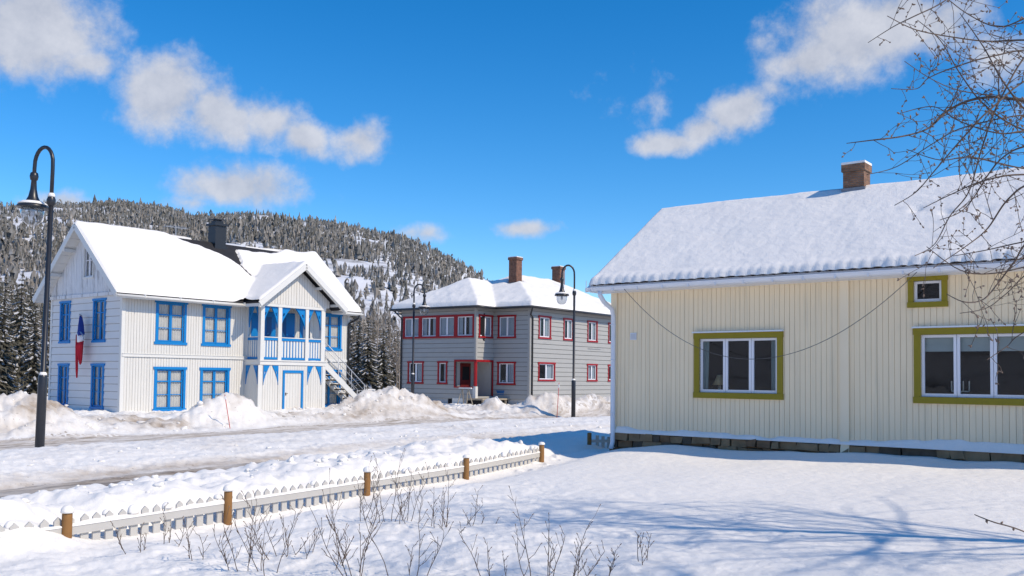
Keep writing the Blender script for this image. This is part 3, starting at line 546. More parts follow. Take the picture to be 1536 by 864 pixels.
def window(house, fr, rect, cas, sash, cw=.11, cols=(.5,), rows=(), curtain='lace', th=.024, head=.05, drip=None, sillw=.04, sw=.045, mw=.03, glass='glass', room='dark', sub=None):
    a0, a1, z0, z1 = rect; rd = random.Random(int(abs(a0)*1000+z0*77)); i0, i1, j0, j1 = a0+cw, a1-cw, z0+cw, z1-cw
    w = MB(); n1 = th+.026
    w.fbox(fr, a0, i0, j0, j1, th-.02, n1); w.fbox(fr, i1, a1, j0, j1, th-.02, n1)
    w.fbox(fr, a0-head, a1+head, j1, z1, th-.02, n1+.012); w.fbox(fr, a0-sillw, a1+sillw, z0, j0, th-.02, n1+.014)
    if drip is not None: w.fbox(fr, a0-head-.01, a1+head+.01, z1+.002, z1+.03, -.01, n1+.06, drip)
    # reveals
    w.fbox(fr, i0-.02, i0, j0, j1, -.12, th-.022, 0); w.fbox(fr, i1, i1+.02, j0, j1, -.12, th-.022, 0); w.fbox(fr, i0, i1, j1, j1+.02, -.12, th-.022, 0); w.fbox(fr, i0, i1, j0-.02, j0, -.12, th-.022, 0)
    wo = w.build('window', [cas, M['gutter'], M['snow']], house)
    s = MB(); xs = [i0]+[i0+(i1-i0)*c for c in cols]+[i1]; nn = (-.055, -.012)
    for x0, x1 in zip(xs[:-1], xs[1:]):
        x0 += .004; x1 -= .004; y0, y1 = j0+.004, j1-.004
        s.fbox(fr, x0, x0+sw, y0, y1, *nn); s.fbox(fr, x1-sw, x1, y0, y1, *nn); s.fbox(fr, x0+sw, x1-sw, y1-sw, y1, *nn); s.fbox(fr, x0+sw, x1-sw, y0, y0+sw*1.2, *nn)
        for k, c in enumerate(rows):
            yy = y0+(y1-y0)*c; m_ = mw*1.7 if k == len(rows)-1 and len(rows) > 1 else mw; s.fbox(fr, x0+sw, x1-sw, yy-m_/2, yy+m_/2, nn[0]+.006, nn[1]-.004)
    s.build('sash', sash, wo)
    p = MB(); p.add([fr.p(i0, j0, -.04), fr.p(i1, j0, -.04), fr.p(i1, j1, -.04), fr.p(i0, j1, -.04)], [(0, 1, 2, 3)]); p.build('pane', M[glass], wo, recalc=False)
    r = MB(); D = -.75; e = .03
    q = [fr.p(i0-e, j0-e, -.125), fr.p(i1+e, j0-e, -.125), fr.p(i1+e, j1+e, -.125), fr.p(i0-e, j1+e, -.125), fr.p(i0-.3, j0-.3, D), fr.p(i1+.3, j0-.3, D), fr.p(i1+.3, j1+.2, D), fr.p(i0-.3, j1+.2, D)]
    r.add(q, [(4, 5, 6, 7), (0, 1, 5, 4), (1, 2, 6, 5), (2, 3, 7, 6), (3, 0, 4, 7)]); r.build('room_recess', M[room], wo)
    def drape(x0, x1, y0, y1, n=-.095, m='lace', folds=9, amp=.018, flare=0):
        c = MB(); K = max(8, folds*6); vs = []
        for i in range(K+1):
            f = i/K; 
            for yy, fl in ((y1, 0), ((y0+y1)/2, flare*.4), (y0, flare)):
                aa = x0+(x1-x0+fl)*f; vs.append(fr.p(aa, yy, n+amp*math.sin(f*folds*2*PI+rd.random()*.5)))
        c.add(vs, [(i*3+k, i*3+k+1, i*3+k+4, i*3+k+3) for i in range(K) for k in (0, 1)]); c.build('curtain', M[m], wo, True, recalc=False)
    W_ = i1-i0; H_ = j1-j0
    if curtain == 'lace':
        drape(i0-.02, i0+W_*.485, j0-.02, j1+.02, m='lace', folds=5); drape(i0+W_*.515, i1+.02, j0-.02, j1+.02, m='lace', folds=5)
    elif curtain == 'sides':
        drape(i0-.02, i0+W_*.3, j0-.02, j1+.02, m='curtainblue', folds=3); drape(i0+W_*.7, i1+.02, j0-.02, j1+.02, m='curtainblue', folds=3)
    elif curtain == 'full':
        drape(i0-.02, i0+W_*.49, j0-.02, j1+.02, m='curtainblue', folds=4); drape(i0+W_*.52, i1+.02, j0-.02, j1+.02, m='curtainblue', folds=4)
    elif curtain == 'one': drape(i0+W_*.55, i1+.02, j0-.02, j1+.02, m='curtainblue', folds=3)
    elif curtain == 'green':
        drape(i0-.02, i0+W_*.10, j0-.02, j1+.02, m='curtaingreen', folds=3, flare=-.03); drape(i1-W_*.10, i1+.02, j0-.02, j1+.02, m='curtaingreen', folds=3)
    elif curtain == 'blind':
        for x0, x1 in zip(xs[:-1], xs[1:]): drape(x0, x1, j1-H_*.27, j1+.03, n=-.09, m='blind', folds=1, amp=.004)
    return wo
def grid_lines(keys, step):
    out = []
    keys = sorted(keys)
    for a, b in zip(keys[:-1], keys[1:]):
        n = max(1, int(math.ceil((b-a)/step))); out += list(np.linspace(a, b, n+1)[:-1])
    return np.array(out+[keys[-1]])
def roof_field(name, parent, us, vs, zf, inside, m, thick):
    U, V = np.meshgrid(us, vs, indexing='ij'); Z = zf(U, V); nu, nv = U.shape
    cu, cv_ = (U[:-1, :-1]+U[1:, 1:])/2, (V[:-1, :-1]+V[1:, 1:])/2; ins = inside(cu, cv_)
    idx = np.arange(nu*nv).reshape(nu, nv); n = nu*nv; vt = np.concatenate([np.stack([U.ravel(), V.ravel(), Z.ravel()], 1), np.stack([U.ravel(), V.ravel(), Z.ravel()-thick], 1)])
    fs = []
    for i in range(nu-1):
        for j in range(nv-1):
            if not ins[i, j]: continue
            a, b, c, d = idx[i, j], idx[i+1, j], idx[i+1, j+1], idx[i, j+1]; fs.append((a, b, c, d)); fs.append((d+n, c+n, b+n, a+n))
            for (p, q_), (di, dj) in (((a, b), (0, -1)), ((b, c), (1, 0)), ((c, d), (0, 1)), ((d, a), (-1, 0))):
                ii, jj = i+di, j+dj
                if not (0 <= ii < nu-1 and 0 <= jj < nv-1) or not ins[ii, jj]: fs.append((q_, p, p+n, q_+n))
    me = bpy.data.meshes.new(name); me.from_pydata(vt.tolist(), [], fs); me.materials.append(m); bm = bmesh.new(); bm.from_mesh(me); bmesh.ops.delete(bm, geom=[v for v in bm.verts if not v.link_faces], context='VERTS'); bm.to_mesh(me); bm.free()
    o = bpy.data.objects.new(name, me); COL.objects.link(o); o.parent = parent; return o
def snow_field(parent, us, vs, zf, inside, dist, T, m, bare=None, R=.22, lump=.05, seed=0, sag=.0, name='roof_snow', push=None):
    U, V = np.meshgrid(us, vs, indexing='ij'); d = np.maximum(dist(U, V), 0); f = np.sqrt(np.clip(1-(1-np.clip(d/R, 0, 1))**2, 0, 1))
    t = T*f*(1+.35*fbm(U*.6, V*.6, 3, seed))+f*lump*fbm(U*1.8, V*1.8, 4, seed+4)
    if bare is not None:
        b = bare(U, V); t = t*np.sqrt(np.clip(1-(1-np.clip(b/.28, 0, 1))**2, 0, 1)); t = np.where(b <= 0, -.06, t)
    Z = zf(U, V)+t; nu, nv = U.shape
    if push is not None: U, V, Z = push(U, V, Z, d)
    cu, cv_ = (us[:-1, None]+us[1:, None])/2+0*vs[None, :-1], (vs[None, :-1]+vs[None, 1:])/2+0*us[:-1, None]; ins = inside(cu, cv_)
    idx = np.arange(nu*nv).reshape(nu, nv); F = np.stack([idx[:-1, :-1], idx[1:, :-1], idx[1:, 1:], idx[:-1, 1:]], -1)[ins]
    o = npmesh(name, np.stack([U.ravel(), V.ravel(), Z.ravel()], 1), F, m, parent); me = o.data
    bm = bmesh.new(); bm.from_mesh(me); bmesh.ops.delete(bm, geom=[v for v in bm.verts if not v.link_faces], context='VERTS'); bm.to_mesh(me); bm.free(); return o
def rect_d(U, V, u0, u1, v0, v1): return np.minimum(np.minimum(U-u0, u1-U), np.minimum(V-v0, v1-V))
def snowcap(mb, x, y, z, rx, ry, h, mi=0, n=10):
    mb.lathe([(1, 0), (1.02, .25), (.9, .6), (.6, .88), (.25, 1)], (0, 0, 0), n, mi)
    k = len(mb.v)-5*n
    for i in range(k, len(mb.v)):
        a = mb.v[i]; mb.v[i] = (x+a[0]*rx, y+a[1]*ry, z+a[2]*h)
# ================================================================== WHITE HOUSE WITH BLUE TRIM
BP = math.radians(52.205); hb = thing('timber_house', 'white two storey timber house with bright blue window frames and a gabled veranda', 'house', (-15.702, 38, 0), BP)
BL, BW, EV = 12.15, 5.78, 5.36; PU0, PU1, PD = 5.98, 9.71, 1.06
fF = Fr((0, 0, 0), (1, 0, 0), (0, -1, 0)); fG = Fr((0, 0, 0), (0, -1, 0), (-1, 0, 0)); fR = Fr((BL, 0, 0), (0, 1, 0), (1, 0, 0)); fB = Fr((BL, BW, 0), (-1, 0, 0), (0, 1, 0))
zU, zL = (3.405, 5.246), (.612, 2.473)
wF = [(1.46, 2.90, *zU), (3.69, 5.10, *zU), (1.46, 2.93, *zL), (3.64, 5.12, *zL), (10.24, 11.67, *zU), (10.24, 11.67, *zL)]
def hole(r, cw=.11): return (r[0]+cw, r[1]-cw, r[2]+cw, r[3]-cw)
door_hole = (PU0+1.25+.12, PU0+2.5, .5, 5)  # unused marker
w = MB(); hl = [hole(r) for r in wF]
boards(w, fF, 0, BL, -.4, 5.5, hl, 'v', .125, .022, .014)
w.build('front_wall', M['whitewall'], hb)
w = MB(); w.fbox(fF, 0, PU0-.01, 2.86, 2.98, .02, .075); w.fbox(fF, 0, PU0-.01, 2.98, 3.0, .0, .10); w.fbox(fF, PU1+.01, BL, 2.86, 2.98, .02, .075); w.build('storey_band', M['white'], hb)
gU = (3.439, 5.27); gL = (.70, 2.571)
wG = [(-4.976, -4.107, *gU), (-2.206, -1.23, *gU), (-4.976, -4.107, *gL), (-2.206, -1.23, *gL)]
w = MB(); boards(w, fG, -BW, 0, -.4, 5.42, [hole(r, .09) for r in wG], 'h', .30, .034, .026, bmi=1); w.build('gable_wall', [M['whitegable'], M['whitegroove']], hb)
RZ, EZ, OV, OU = 8.42, 5.40, .5, .58           # ridge, eave (top of roof deck), overhangs
def bmain(U, V): return RZ-np.abs(V-BW/2)*(RZ-EZ)/(BW/2+OV)
def btop(a): return float(bmain(0, -a))-.16
aw = (-3.02, -2.2, 6.15, 7.55)
w = MB(); boards(w, Fr((-.045, 0, 0), (0, -1, 0), (-1, 0, 0)), -BW, 0, 5.44, 0, [hole(aw, .06)], 'v', .135, .022, .014, top=btop); w.fbox(Fr((-.045, 0, 0), (0, -1, 0), (-1, 0, 0)), -BW-.02, .02, 5.36, 5.50, .0, .06); w.build('gable_peak', M['weathered'], hb)
w = MB(); boards(w, fR, 0, BW, -.4, 0, [], 'v', .3, .02, .01, top=lambda a: float(bmain(0, a))-.16); boards(w, fB, 0, BL, -.4, 5.4, [], 'v', .6, .02, .01); w.build('rear_wall', M['whitewall'], hb)
w = MB(); w.fbox(fF, -.03, .11, -.4, 5.4, .023, .05); w.fbox(fG, -.11, .045, -.4, 5.4, .027, .05); w.fbox(fF, BL-.12, BL+.03, -.4, 5.4, .023, .05); w.fbox(fG, -BW-.02, -BW+.11, -.4, 5.4, .027, .05); w.build('corner_board', M['white'], hb)
for i, r in enumerate(wF): window(hb, fF, r, M['blue'], M['blue'], .11, (.5,), (.36, .70), 'lace', head=.05, sillw=.05, sw=.055, mw=.032, glass='glassclear')
for r in wG: window(hb, fG, r, M['blue'], M['blue'], .09, (.5,), (.36, .70), 'lace', th=.034, head=.05, sw=.05, mw=.03)
window(hb, Fr((-.045, 0, 0), (0, -1, 0), (-1, 0, 0)), aw, M['white'], M['winwhite'], .06, (.5,), (.55,), 'lace', head=.02, sw=.04)
# roof deck = main gable + veranda gable, one surface
PC = PU0+2.05; PS0, PS1, PF = PU0-.5, PU0+4.6, -PD-.55; PZ = 7.30
def bporch(U, V): return PZ-np.abs(U-PC)*(PZ-EZ)/2.55
def inP(U, V): return (U > PS0) & (U < PS1) & (V > PF) & (V < 2.6)
def inM(U, V): return (U > -OU) & (U < BL+.4) & (V > -OV) & (V < BW+OV)
def bz(U, V):
    zm = np.where((V >= -OV-.05), bmain(U, V), -9); zp = np.where((U >= PS0-.05) & (U <= PS1+.05) & (V < 2.6), bporch(U, V), -9); return np.maximum(zm, zp)
us = grid_lines([-OU, PS0, PC, PS1, BL+.4], .16); vs = grid_lines([PF, -OV, BW/2, BW+OV], .16)
roof_field('roof', hb, us, vs, bz, lambda U, V: inM(U, V) | inP(U, V), M['tile'], .06)
def bare(U, V):            # patch of slid-off snow below the chimney, positive = snow
    dr = BW/2-V; n = .13*fbm(U*2.2, V*2.2, 3, 5)
    f = np.interp(U, [3.2, 4.0, 4.8, 5.4, 5.9, 6.3, 6.65, 6.95, 7.15, 8.2, 9.6, 10.8], [-.4, .10, .36, .50, .70, 1.0, 1.3, 1.1, .30, .28, .24, -.3])+n
    slit = np.abs(U-(6.75+.34*(dr-1.2)))-.10*(dr > 1.2)*(dr < 2.0)*(1+n*3)
    return np.where(V > BW/2+.02, np.where(np.abs(U-6.5) < 1.5, V-BW/2-.3+n, 1), np.minimum(dr-f, np.where((dr > 1.2) & (dr < 2.05), slit, 1)))
us2 = grid_lines([-OU-.03, PS0, PC, PS1, BL+.43], .075); vs2 = grid_lines([PF-.02, -OV-.02, BW/2, BW+OV], .075)
def bdist(U, V):
    dm = rect_d(U, V, -OU-.03, BL+.43, -OV-.02, BW+OV); dp = rect_d(U, V, PS0-.02, PS1+.02, PF-.02, 9); return np.maximum(dm, np.where(V < 2.6, dp, -1))
def bpush(U, V, Z, d):
    return U, V, Z+.20*np.exp(-((U-PS0+.1)/.3)**2-((V+OV-.2)/.45)**2)+.12*np.exp(-((U-BL-.1)/.5)**2)*np.clip(d/.2, 0, 1)
snow_field(hb, us2, vs2, bz, lambda U, V: ((U > -OU-.03) & (U < BL+.43) & (V > -OV-.02)) | ((U > PS0) & (U < PS1) & (V < 2.6)), bdist, .17, M['roofsnow'], bare, .14, .035, 3, push=bpush)
# eaves, barge boards
e = MB()
e.bar((-OU-.02, -OV-.02, EZ-.14), (PS0, -OV-.02, EZ-.14), .05, .15); e.bar((PS1, -OV-.02, EZ-.14), (BL+.4, -OV-.02, EZ-.14), .05, .15)
for sgn, v0 in ((1, -OV), (-1, BW+OV)):
    for uu in (-OU-.015, BL+.40): e.bar((uu, v0, EZ-.09), (uu, BW/2, RZ-.09), .24, .035, up=(1, 0, 0))
for sgn, u0 in ((1, PS0), (-1, PS1)): e.bar((u0, PF-.015, EZ-.10), (PC, PF-.015, PZ-.10), .24, .04, up=(0, 1, 0)); e.bar((u0, PF+.06, EZ-.20), (PC, PF+.06, PZ-.18), .14, .12, up=(0, 1, 0))
e.bar((PS0, PF, EZ-.14), (PS0, -OV, EZ-.14), .04, .13); e.bar((PS1, PF, EZ-.14), (PS1, -OV, EZ-.14), .04, .13)
e.build('eave_board', M['white'], hb)
for vv in (.9, 2.0, BW-2.0, BW-.9): zz = float(bmain(0, vv))-.24; g = MB(); g.box(-OU-.0, .0, vv-.06, vv+.06, zz-.08, zz+.06); g.build('purlin', M['soffit'], hb)
g = MB()
for k in range(9):          # soffit boarding under the gable overhang
    v0 = -OV+.02+k*.365; v1 = v0+.345
    for a_, b_ in ((v0, v1), (BW-v1, BW-v0)): g.hexa([(-OU+.01, a_, float(bmain(0, a_))-.17), (-.02, a_, float(bmain(0, a_))-.17), (-.02, b_, float(bmain(0, b_))-.17), (-OU+.01, b_, float(bmain(0, b_))-.17), (-OU+.01, a_, float(bmain(0, a_))-.145), (-.02, a_, float(bmain(0, a_))-.145), (-.02, b_, float(bmain(0, b_))-.145), (-OU+.01, b_, float(bmain(0, b_))-.145)])
g.build('gable_soffit', M['soffit'], hb)
for uu, zz in ((PC+1.0, 0), (PC+2.0, 0), (PC-1.0, 0), (PC-2.0, 0)): z_ = float(bporch(uu, 0))-.30; g = MB(); g.box(uu-.06, uu+.06, PF+.12, -PD, z_-.06, z_+.06); g.build('purlin', M['soffit'], hb)
g = MB(); g.tube([(-OU, -OV-.09, EZ-.12), (PS0+.05, -OV-.09, EZ-.14)], .05, 8); g.tube([(PS1-.1, -OV-.09, EZ-.12), (BL+.42, -OV-.09, EZ-.14)], .05, 8); g.build('gutter', M['white'], hb, True); g = MB()
for k in range(4): g.box(.6+k*1.6, .63+k*1.6, -OV-.15, -OV-.03, EZ-.17, EZ-.02)
for q_ in g.clusters(): q_.build_one('gutter_bracket', M['white'], hb)
g = MB()
g.tube([(BL+.2, -OV-.10, EZ-.15), (BL+.18, -OV-.02, EZ-.34), (BL-.05, -.10, EZ-.60), (BL-.06, -.09, EZ-.8), (BL-.06, -.09, .4)], .055, 8); g.build('downpipe', M['black'], hb, True)
# chimney
c = MB(); cx, cy = 6.34, BW/2; c.box(cx-.29, cx+.29, cy-.29, cy+.29, 7.6, 9.22); c.box(cx-.37, cx+.37, cy-.37, cy+.37, 9.22, 9.33); c.box(cx-.2, cx+.2, cy-.2, cy+.2, 9.33, 9.47); c.box(cx-.27, cx+.27, cy-.27, cy+.27, 9.50, 9.55)
for sx in (-.17, .17): c.box(cx+sx-.03, cx+sx+.03, cy-.03, cy+.03, 9.46, 9.51)
c.box(cx-.34, cx+.34, cy-.34, cy+.34, 8.0, 8.28); c.build('chimney', M['black'], hb)
a = MB(); a.tube([(4.4, BW/2+.4, 7.9), (4.4, BW/2+.4, 9.0)], .02, 5); a.tube([(3.9, BW/2+.4, 8.95), (5.0, BW/2+.4, 8.95)], .012, 5)
for k in range(6): a.tube([(4.0+k*.18, BW/2+.05, 8.97), (4.0+k*.18, BW/2+.75, 8.97)], .008, 4)
a.build('roof_aerial', M['steel'], hb)
# veranda
fP = Fr((PU0, -PD, 0), (1, 0, 0), (0, -1, 0)); fPs = Fr((PU0, 0, 0), (0, -1, 0), (-1, 0, 0)); PWd = PU1-PU0
v = MB()
boards(v, fP, 0, PWd, -.2, 2.62, [(1.25, 2.43, -.3, 2.40)], 'v', .14, .02, .012); boards(v, fPs, 0, PD, -.2, 2.62, [], 'v', .14, .02, .012)
boards(v, Fr((PU1, 0, 0), (0, 1, 0), (1, 0, 0)), -PD, 0, -.2, 2.62, [], 'v', .14, .02, .012)
for x_ in (1.02, 2.62): v.fbox(fP, x_-.03, x_+.03, -.2, 2.62, .021, .04)
v.build('veranda_base', M['whitewall'], hb)
v = MB(); v.box(PU0-.05, PU1+.05, -PD-.06, .0, 2.63, 2.80); v.box(PU0-.09, PU1+.09, -PD-.10, .0, 2.80, 2.86); v.build('veranda_floor', M['white'], hb)
v = MB()
for s0, s1 in ((.0, .2), (.97, 1.17), (2.55, 2.73), (3.5, 3.73)): v.fbox(fP, s0, s1, 2.86, 5.27, -.19, .0)
v.fbox(fPs, 0.0, .10, 2.86, 5.27, -.10, 0.0); v.box(PU1-.14, PU1, -.12, -.02, 2.86, 5.27)
v.fbox(fP, -.02, PWd+.02, 5.27, 5.40, -.2, .03); v.box(PU0-.02, PU0+.14, -PD+.2, .0, 5.27, 5.40); v.box(PU1-.14, PU1+.02, -PD+.2, .0, 5.27, 5.40)
v.fbox(fP, -.12, .10, -.2, 2.62, .022, .045); v.fbox(fP, PWd-.16, PWd+.03, -.2, 2.62, .022, .045)
v.build('veranda_post', M['white'], hb)
v = MB(); boards(v, Fr((PU0, -PD-.02, 0), (1, 0, 0), (0, -1, 0)), -.22, PWd+.22, 5.39, 0, [], 'v', .155, .02, .02, top=lambda a_: float(bporch(PU0+a_, 0))-.20 if True else 0)
# fix ridge: boards meet at the apex because a cut is made at mid width
v.build('veranda_gable', M['whitewall'], hb)
def railing(fr, s0, s1):
    r_ = MB(); r_.fbox(fr, s0, s1, 3.74, 3.86, -.12, -.03); r_.fbox(fr, s0, s1, 2.88, 2.98, -.12, -.03); r_.fbox(fr, s0-.005, s1+.005, 3.862, 3.90, -.14, -.01, 1)
    n_ = max(2, round((s1-s0)/.17)); p_ = (s1-s0)/n_
    for k in range(n_): r_.fbox(fr, s0+k*p_+p_*.2, s0+(k+1)*p_-p_*.2, 2.98, 3.74, -.085, -.06, 1)
    for k in range(n_+1):
        xx = s0+k*p_; x0_, x1_ = max(s0, xx-.028), min(s1, xx+.028); r_.fbox(fr, x0_, x1_, 2.98, 3.74, -.10, -.09)
    r_.build('balustrade', [M['blue'], M['white']], hb)
for s0, s1 in ((.2, .97), (1.17, 2.55), (2.73, 3.5)): railing(fP, s0, s1)
railing(fPs, .10, PD-.19)
def bracket(fr, s, sg, ztop, w_, h_, n0=-.13, n1=-.06):       # curved fretwork bracket
    b_ = MB(); K = 7; P_ = []
    for k in range(K+1):
        f = k/K; P_.append((s+sg*w_*(1-f)**1.6, ztop-h_*f))
    for k in range(K):
        (xa, za), (xb, zb) = P_[k], P_[k+1]
        if k in (2,): continue
        b_.hexa([fr.p(s, zb, n1), fr.p(xb, zb, n1), fr.p(xb, zb, n0), fr.p(s, zb, n0), fr.p(s, za, n1), fr.p(xa, za, n1), fr.p(xa, za, n0), fr.p(s, za, n0)])
    (xa, za), (xb, zb) = P_[2], P_[3]; xm = .35
    b_.hexa([fr.p(s, zb, n1), fr.p(s+(xb-s)*xm, zb, n1), fr.p(s+(xb-s)*xm, zb, n0), fr.p(s, zb, n0), fr.p(s, za, n1), fr.p(s+(xa-s)*xm, za, n1), fr.p(s+(xa-s)*xm, za, n0), fr.p(s, za, n0)])
    b_.hexa([fr.p(s+(xb-s)*.65, zb, n1), fr.p(xb, zb, n1), fr.p(xb, zb, n0), fr.p(s+(xb-s)*.65, zb, n0), fr.p(s+(xa-s)*.65, za, n1), fr.p(xa, za, n1), fr.p(xa, za, n0), fr.p(s+(xa-s)*.65, za, n0)])
    b_.build('fretwork_bracket', M['blue'], hb)
for s, sg, w_ in ((.2, 1, .36), (.97, -1, .36), (1.17, 1, .55), (2.55, -1, .55), (2.73, 1, .36), (3.5, -1, .36)): bracket(fP, s, sg, 5.27, w_, .95)
bracket(fPs, .10, 1, 5.27, .36, .95); bracket(fPs, PD-.19, -1, 5.27, .34, .95)
for s, sg in ((.16, 1), (.98, -1), (2.66, 1), (3.5, -1)): bracket(fP, s, sg, 2.60, .34, .88, .022, .055)
bracket(fPs, .10, 1, 2.60, .30, .85, .022, .055); bracket(fPs, PD-.12, -1, 2.60, .30, .85, .022, .055)
d_ = MB(); d_.fbox(fP, 1.25, 1.36, -.2, 2.28, .0, .05); d_.fbox(fP, 2.32, 2.43, -.2, 2.28, .0, .05); d_.fbox(fP, 1.25, 2.43, 2.28, 2.40, .0, .052)
dd = d_.build('cellar_door', M['blue'], hb); d_ = MB()
for k in range(6): d_.fbox(fP, 1.36+k*.16+.004, 1.36+(k+1)*.16-.004, -.2, 2.28, -.03, .01)
d_.build('door_leaf', M['whitewall'], dd); d_ = MB(); d_.fbox(fP, 1.42, 1.46, 1.25, 1.38, .01, .03); d_.tube([fP.p(1.44, 1.34, .03), fP.p(1.44, 1.34, .07), fP.p(1.53, 1.34, .07)], .011, 6); d_.build('handle', M['black'], dd)
# veranda door and window on the wall behind the posts
d_ = MB(); d_.fbox(fF, PU0+.98, PU0+2.72, 2.86, 5.1, .024, .06)
for x_ in (1.02, 1.45, 1.88, 2.30): d_.fbox(fF, PU0+x_, PU0+x_+.38, 2.95, 3.8, .061, .075); 
vd = d_.build('veranda_door', M['blue'], hb); d_ = MB(); 
for x_ in (1.08, 1.93): d_.fbox(fF, PU0+x_, PU0+x_+.28, 3.95, 4.85, .061, .066)
d_.build('pane', M['winblue'], vd)
d_ = MB(); d_.fbox(fF, PU0+.25, PU0+.62, 2.9, 5.0, .024, .05); d_.fbox(fF, PU0+3.05, PU0+3.4, 2.9, 5.0, .024, .05); d_.build('blue_panel', M['blue'], hb)
# outside stairs
st = MB(); n_ = 9; x0, x1, z0, z1 = PU1+.02, PU1+2.62, 2.75, .72
for k in range(n_):
    f = (k+.5)/n_; u_ = x0+(x1-x0)*f; z_ = z0+(z1-z0)*f; so = MB(); so.box(u_-.15, u_+.15, -PD+.05, -.14, z_-.03, z_+.02); so = so.build('stair_tread', M['tread'], hb)
st = MB()
for k in range(1, n_):
    f = (k+.5)/n_; u_ = x0+(x1-x0)*f; z_ = z0+(z1-z0)*f; rr = random.Random(k)
    for m_ in range(2): snowcap(st, u_+rr.uniform(-.05, .05), -PD+.2+m_*.4+rr.uniform(0, .25), z_+.02, .11, rr.uniform(.12, .25), rr.uniform(.03, .07))
st.build('tread_snow', M['snow'], so, True)
st = MB()
for v_ in (-PD+.02, -.10): st.bar((x0-.05, v_, z0-.02), (x1+.12, v_, z1-.12), .05, .26)
st.build('stringer', M['white'], hb)
st = MB()
for v_ in (-PD+.02, -.10):
    for hgt, rr in ((1.02, .024), (.72, .016), (.42, .016)): st.tube([(x0, v_, z0+hgt), (x1, v_, z1+hgt)]+([(x1+.22, v_, z1+.78)] if hgt > 1 else []), rr, 6)
    for k in range(4): f = k/3; st.tube([(x0+(x1-x0)*f, v_, z0+(z1-z0)*f), (x0+(x1-x0)*f, v_, z0+(z1-z0)*f+1.02)], .02, 6)
st.tube([(x1+.2, -PD+.05, z1-.3), (x1+.2, -PD+.05, z1+.75), (x1+1.0, -PD+.3, z1+.72), (x1+1.0, -PD+.3, z1-.3)], .032, 6); st.tube([(x1+.2, -PD+.05, z1+.30), (x1+1.0, -PD+.3, z1+.30)], .022, 6); st.tube([(x1+.45, -.05, z1-.3), (x1+.45, -.05, z1+.72), (x1+1.1, .1, z1+.72), (x1+1.1, .1, z1-.3)], .028, 6)
st.build('stair_railing', M['steel'], hb, True)
st = MB(); st.bar((x1+.15, -PD+.12, z1+.79), (x1+1.0, -PD+.32, z1+.76), .09, .06); st.build('railing_snow', M['snow'], hb, True)
# flag on a wall bracket
fx = Vector((-.36, 2.62, 4.50)); f_ = MB(); f_.tube([(-.02, 3.35, 4.66), fx+Vector((0, -.1, .02))], .018, 6); f_.tube([(-.02, 3.3, 4.12), fx+Vector((0, .1, -.03))], .014, 6); f_.build('flag_bracket', M['oldwood'], hb)
RM = Matrix.Rotation(BP, 3, 'Z'); fw = RM@fx+Vector((-15.702, 38, 0))
fl = thing('hanging_flag', 'limp blue white and red flag hanging on the gable wall', 'flag', fw, BP)
def cloth(name, m, prof, n=14):
    b_ = MB(); vs_ = []; K = len(prof)
    for z_, c_, w_, am in prof:
        for k in range(n+1):
            f = k/n; vs_.append((am*math.sin(f*9+z_*1.2)+.02*math.sin(f*23), c_+(f-.5)*w_*1.3, z_+.03*math.sin(f*7)))
    b_.add(vs_, [(i*(n+1)+k, i*(n+1)+k+1, (i+1)*(n+1)+k+1, (i+1)*(n+1)+k) for i in range(K-1) for k in range(n)])
    o = b_.build(name, m, fl, True, recalc=False); md = o.modifiers.new('thickness', 'SOLIDIFY'); md.thickness = .006; return o
cloth('blue_stripe', M['fblue'], [(.05, 0, .10, .03), (-.1, 0, .18, .05), (-.35, .0, .36, .09), (-.62, -.03, .46, .10), (-.75, -.10, .42, .09)])
cloth('white_stripe', M['fwhite'], [(-.60, .10, .22, .07), (-.74, .0, .44, .08), (-.9, -.04, .46, .08), (-1.02, -.06, .42, .08)])
cloth('red_stripe', M['fred'], [(-1.0, -.05, .44, .08), (-1.2, -.03, .42, .08), (-1.45, -.05, .34, .07), (-1.75, -.10, .16, .05), (-1.95, -.12, .06, .02)])
cloth('red_edge', M['fred'], [(-.72, .25, .10, .03), (-1.2, .24, .12, .03), (-1.7, .2, .11, .03), (-2.2, .16, .10, .03), (-2.5, .14, .04, .02)])
# ================================================================== GREY HOUSE WITH RED TRIM
GP = math.radians(53.769); hg = thing('timber_house', 'grey two storey timber house with red window frames and two brick chimneys', 'house', (1.026, 55, 0), GP)
GL, GW, GZt = 12.2, 8.9, 6.36; WP, WV0, WV1 = 1.677, 2.657, 8.574; LO = .9
fF = Fr((0, 0, 0), (1, 0, 0), (0, -1, 0)); fS = Fr((0, 0, 0), (0, -1, 0), (-1, 0, 0)); fW = Fr((-WP, 0, 0), (0, -1, 0), (-1, 0, 0)); fWs = Fr((0, WV0, 0), (1, 0, 0), (0, -1, 0))
gu, gl = (4.493, 5.876), (1.98, 3.111)
wr = [(.863, 2.169, *gu), (3.547, 4.684, *gu), (6.338, 7.564, *gu), (.863, 2.656, *gl), (6.338, 7.564, *gl), (8.95, 10.1, *gu), (8.95, 10.1, *gl)]
w = MB(); boards(w, fF, 0, GL, LO, GZt, [hole(r, .1) for r in wr], 'h', .27, .034, .026, bmi=1); w.build('side_wall', [M['gray'], M['groove']], hg)
gm = (1.735, 3.111)
wm = [(-2.296, -.979, *gu), (-2.296, -.979, *gm)]
w = MB(); boards(w, fS, -WV0, 0, LO, GZt, [hole(r, .1) for r in wm], 'h', .27, .034, .026, bmi=1); w.build('front_wall', [M['gray'], M['groove']], hg)
band = [(-8.402+i*1.4077, -8.402+(i+1)*1.4077, *gu) for i in range(4)]
wl = [(-7.961, -6.681, *gm), (-5.536, -4.786, *gm)]
entry = (-4.156, -2.75, 1.62, 3.08); sideh = (-WP+.12, 0, 1.05, 3.08)
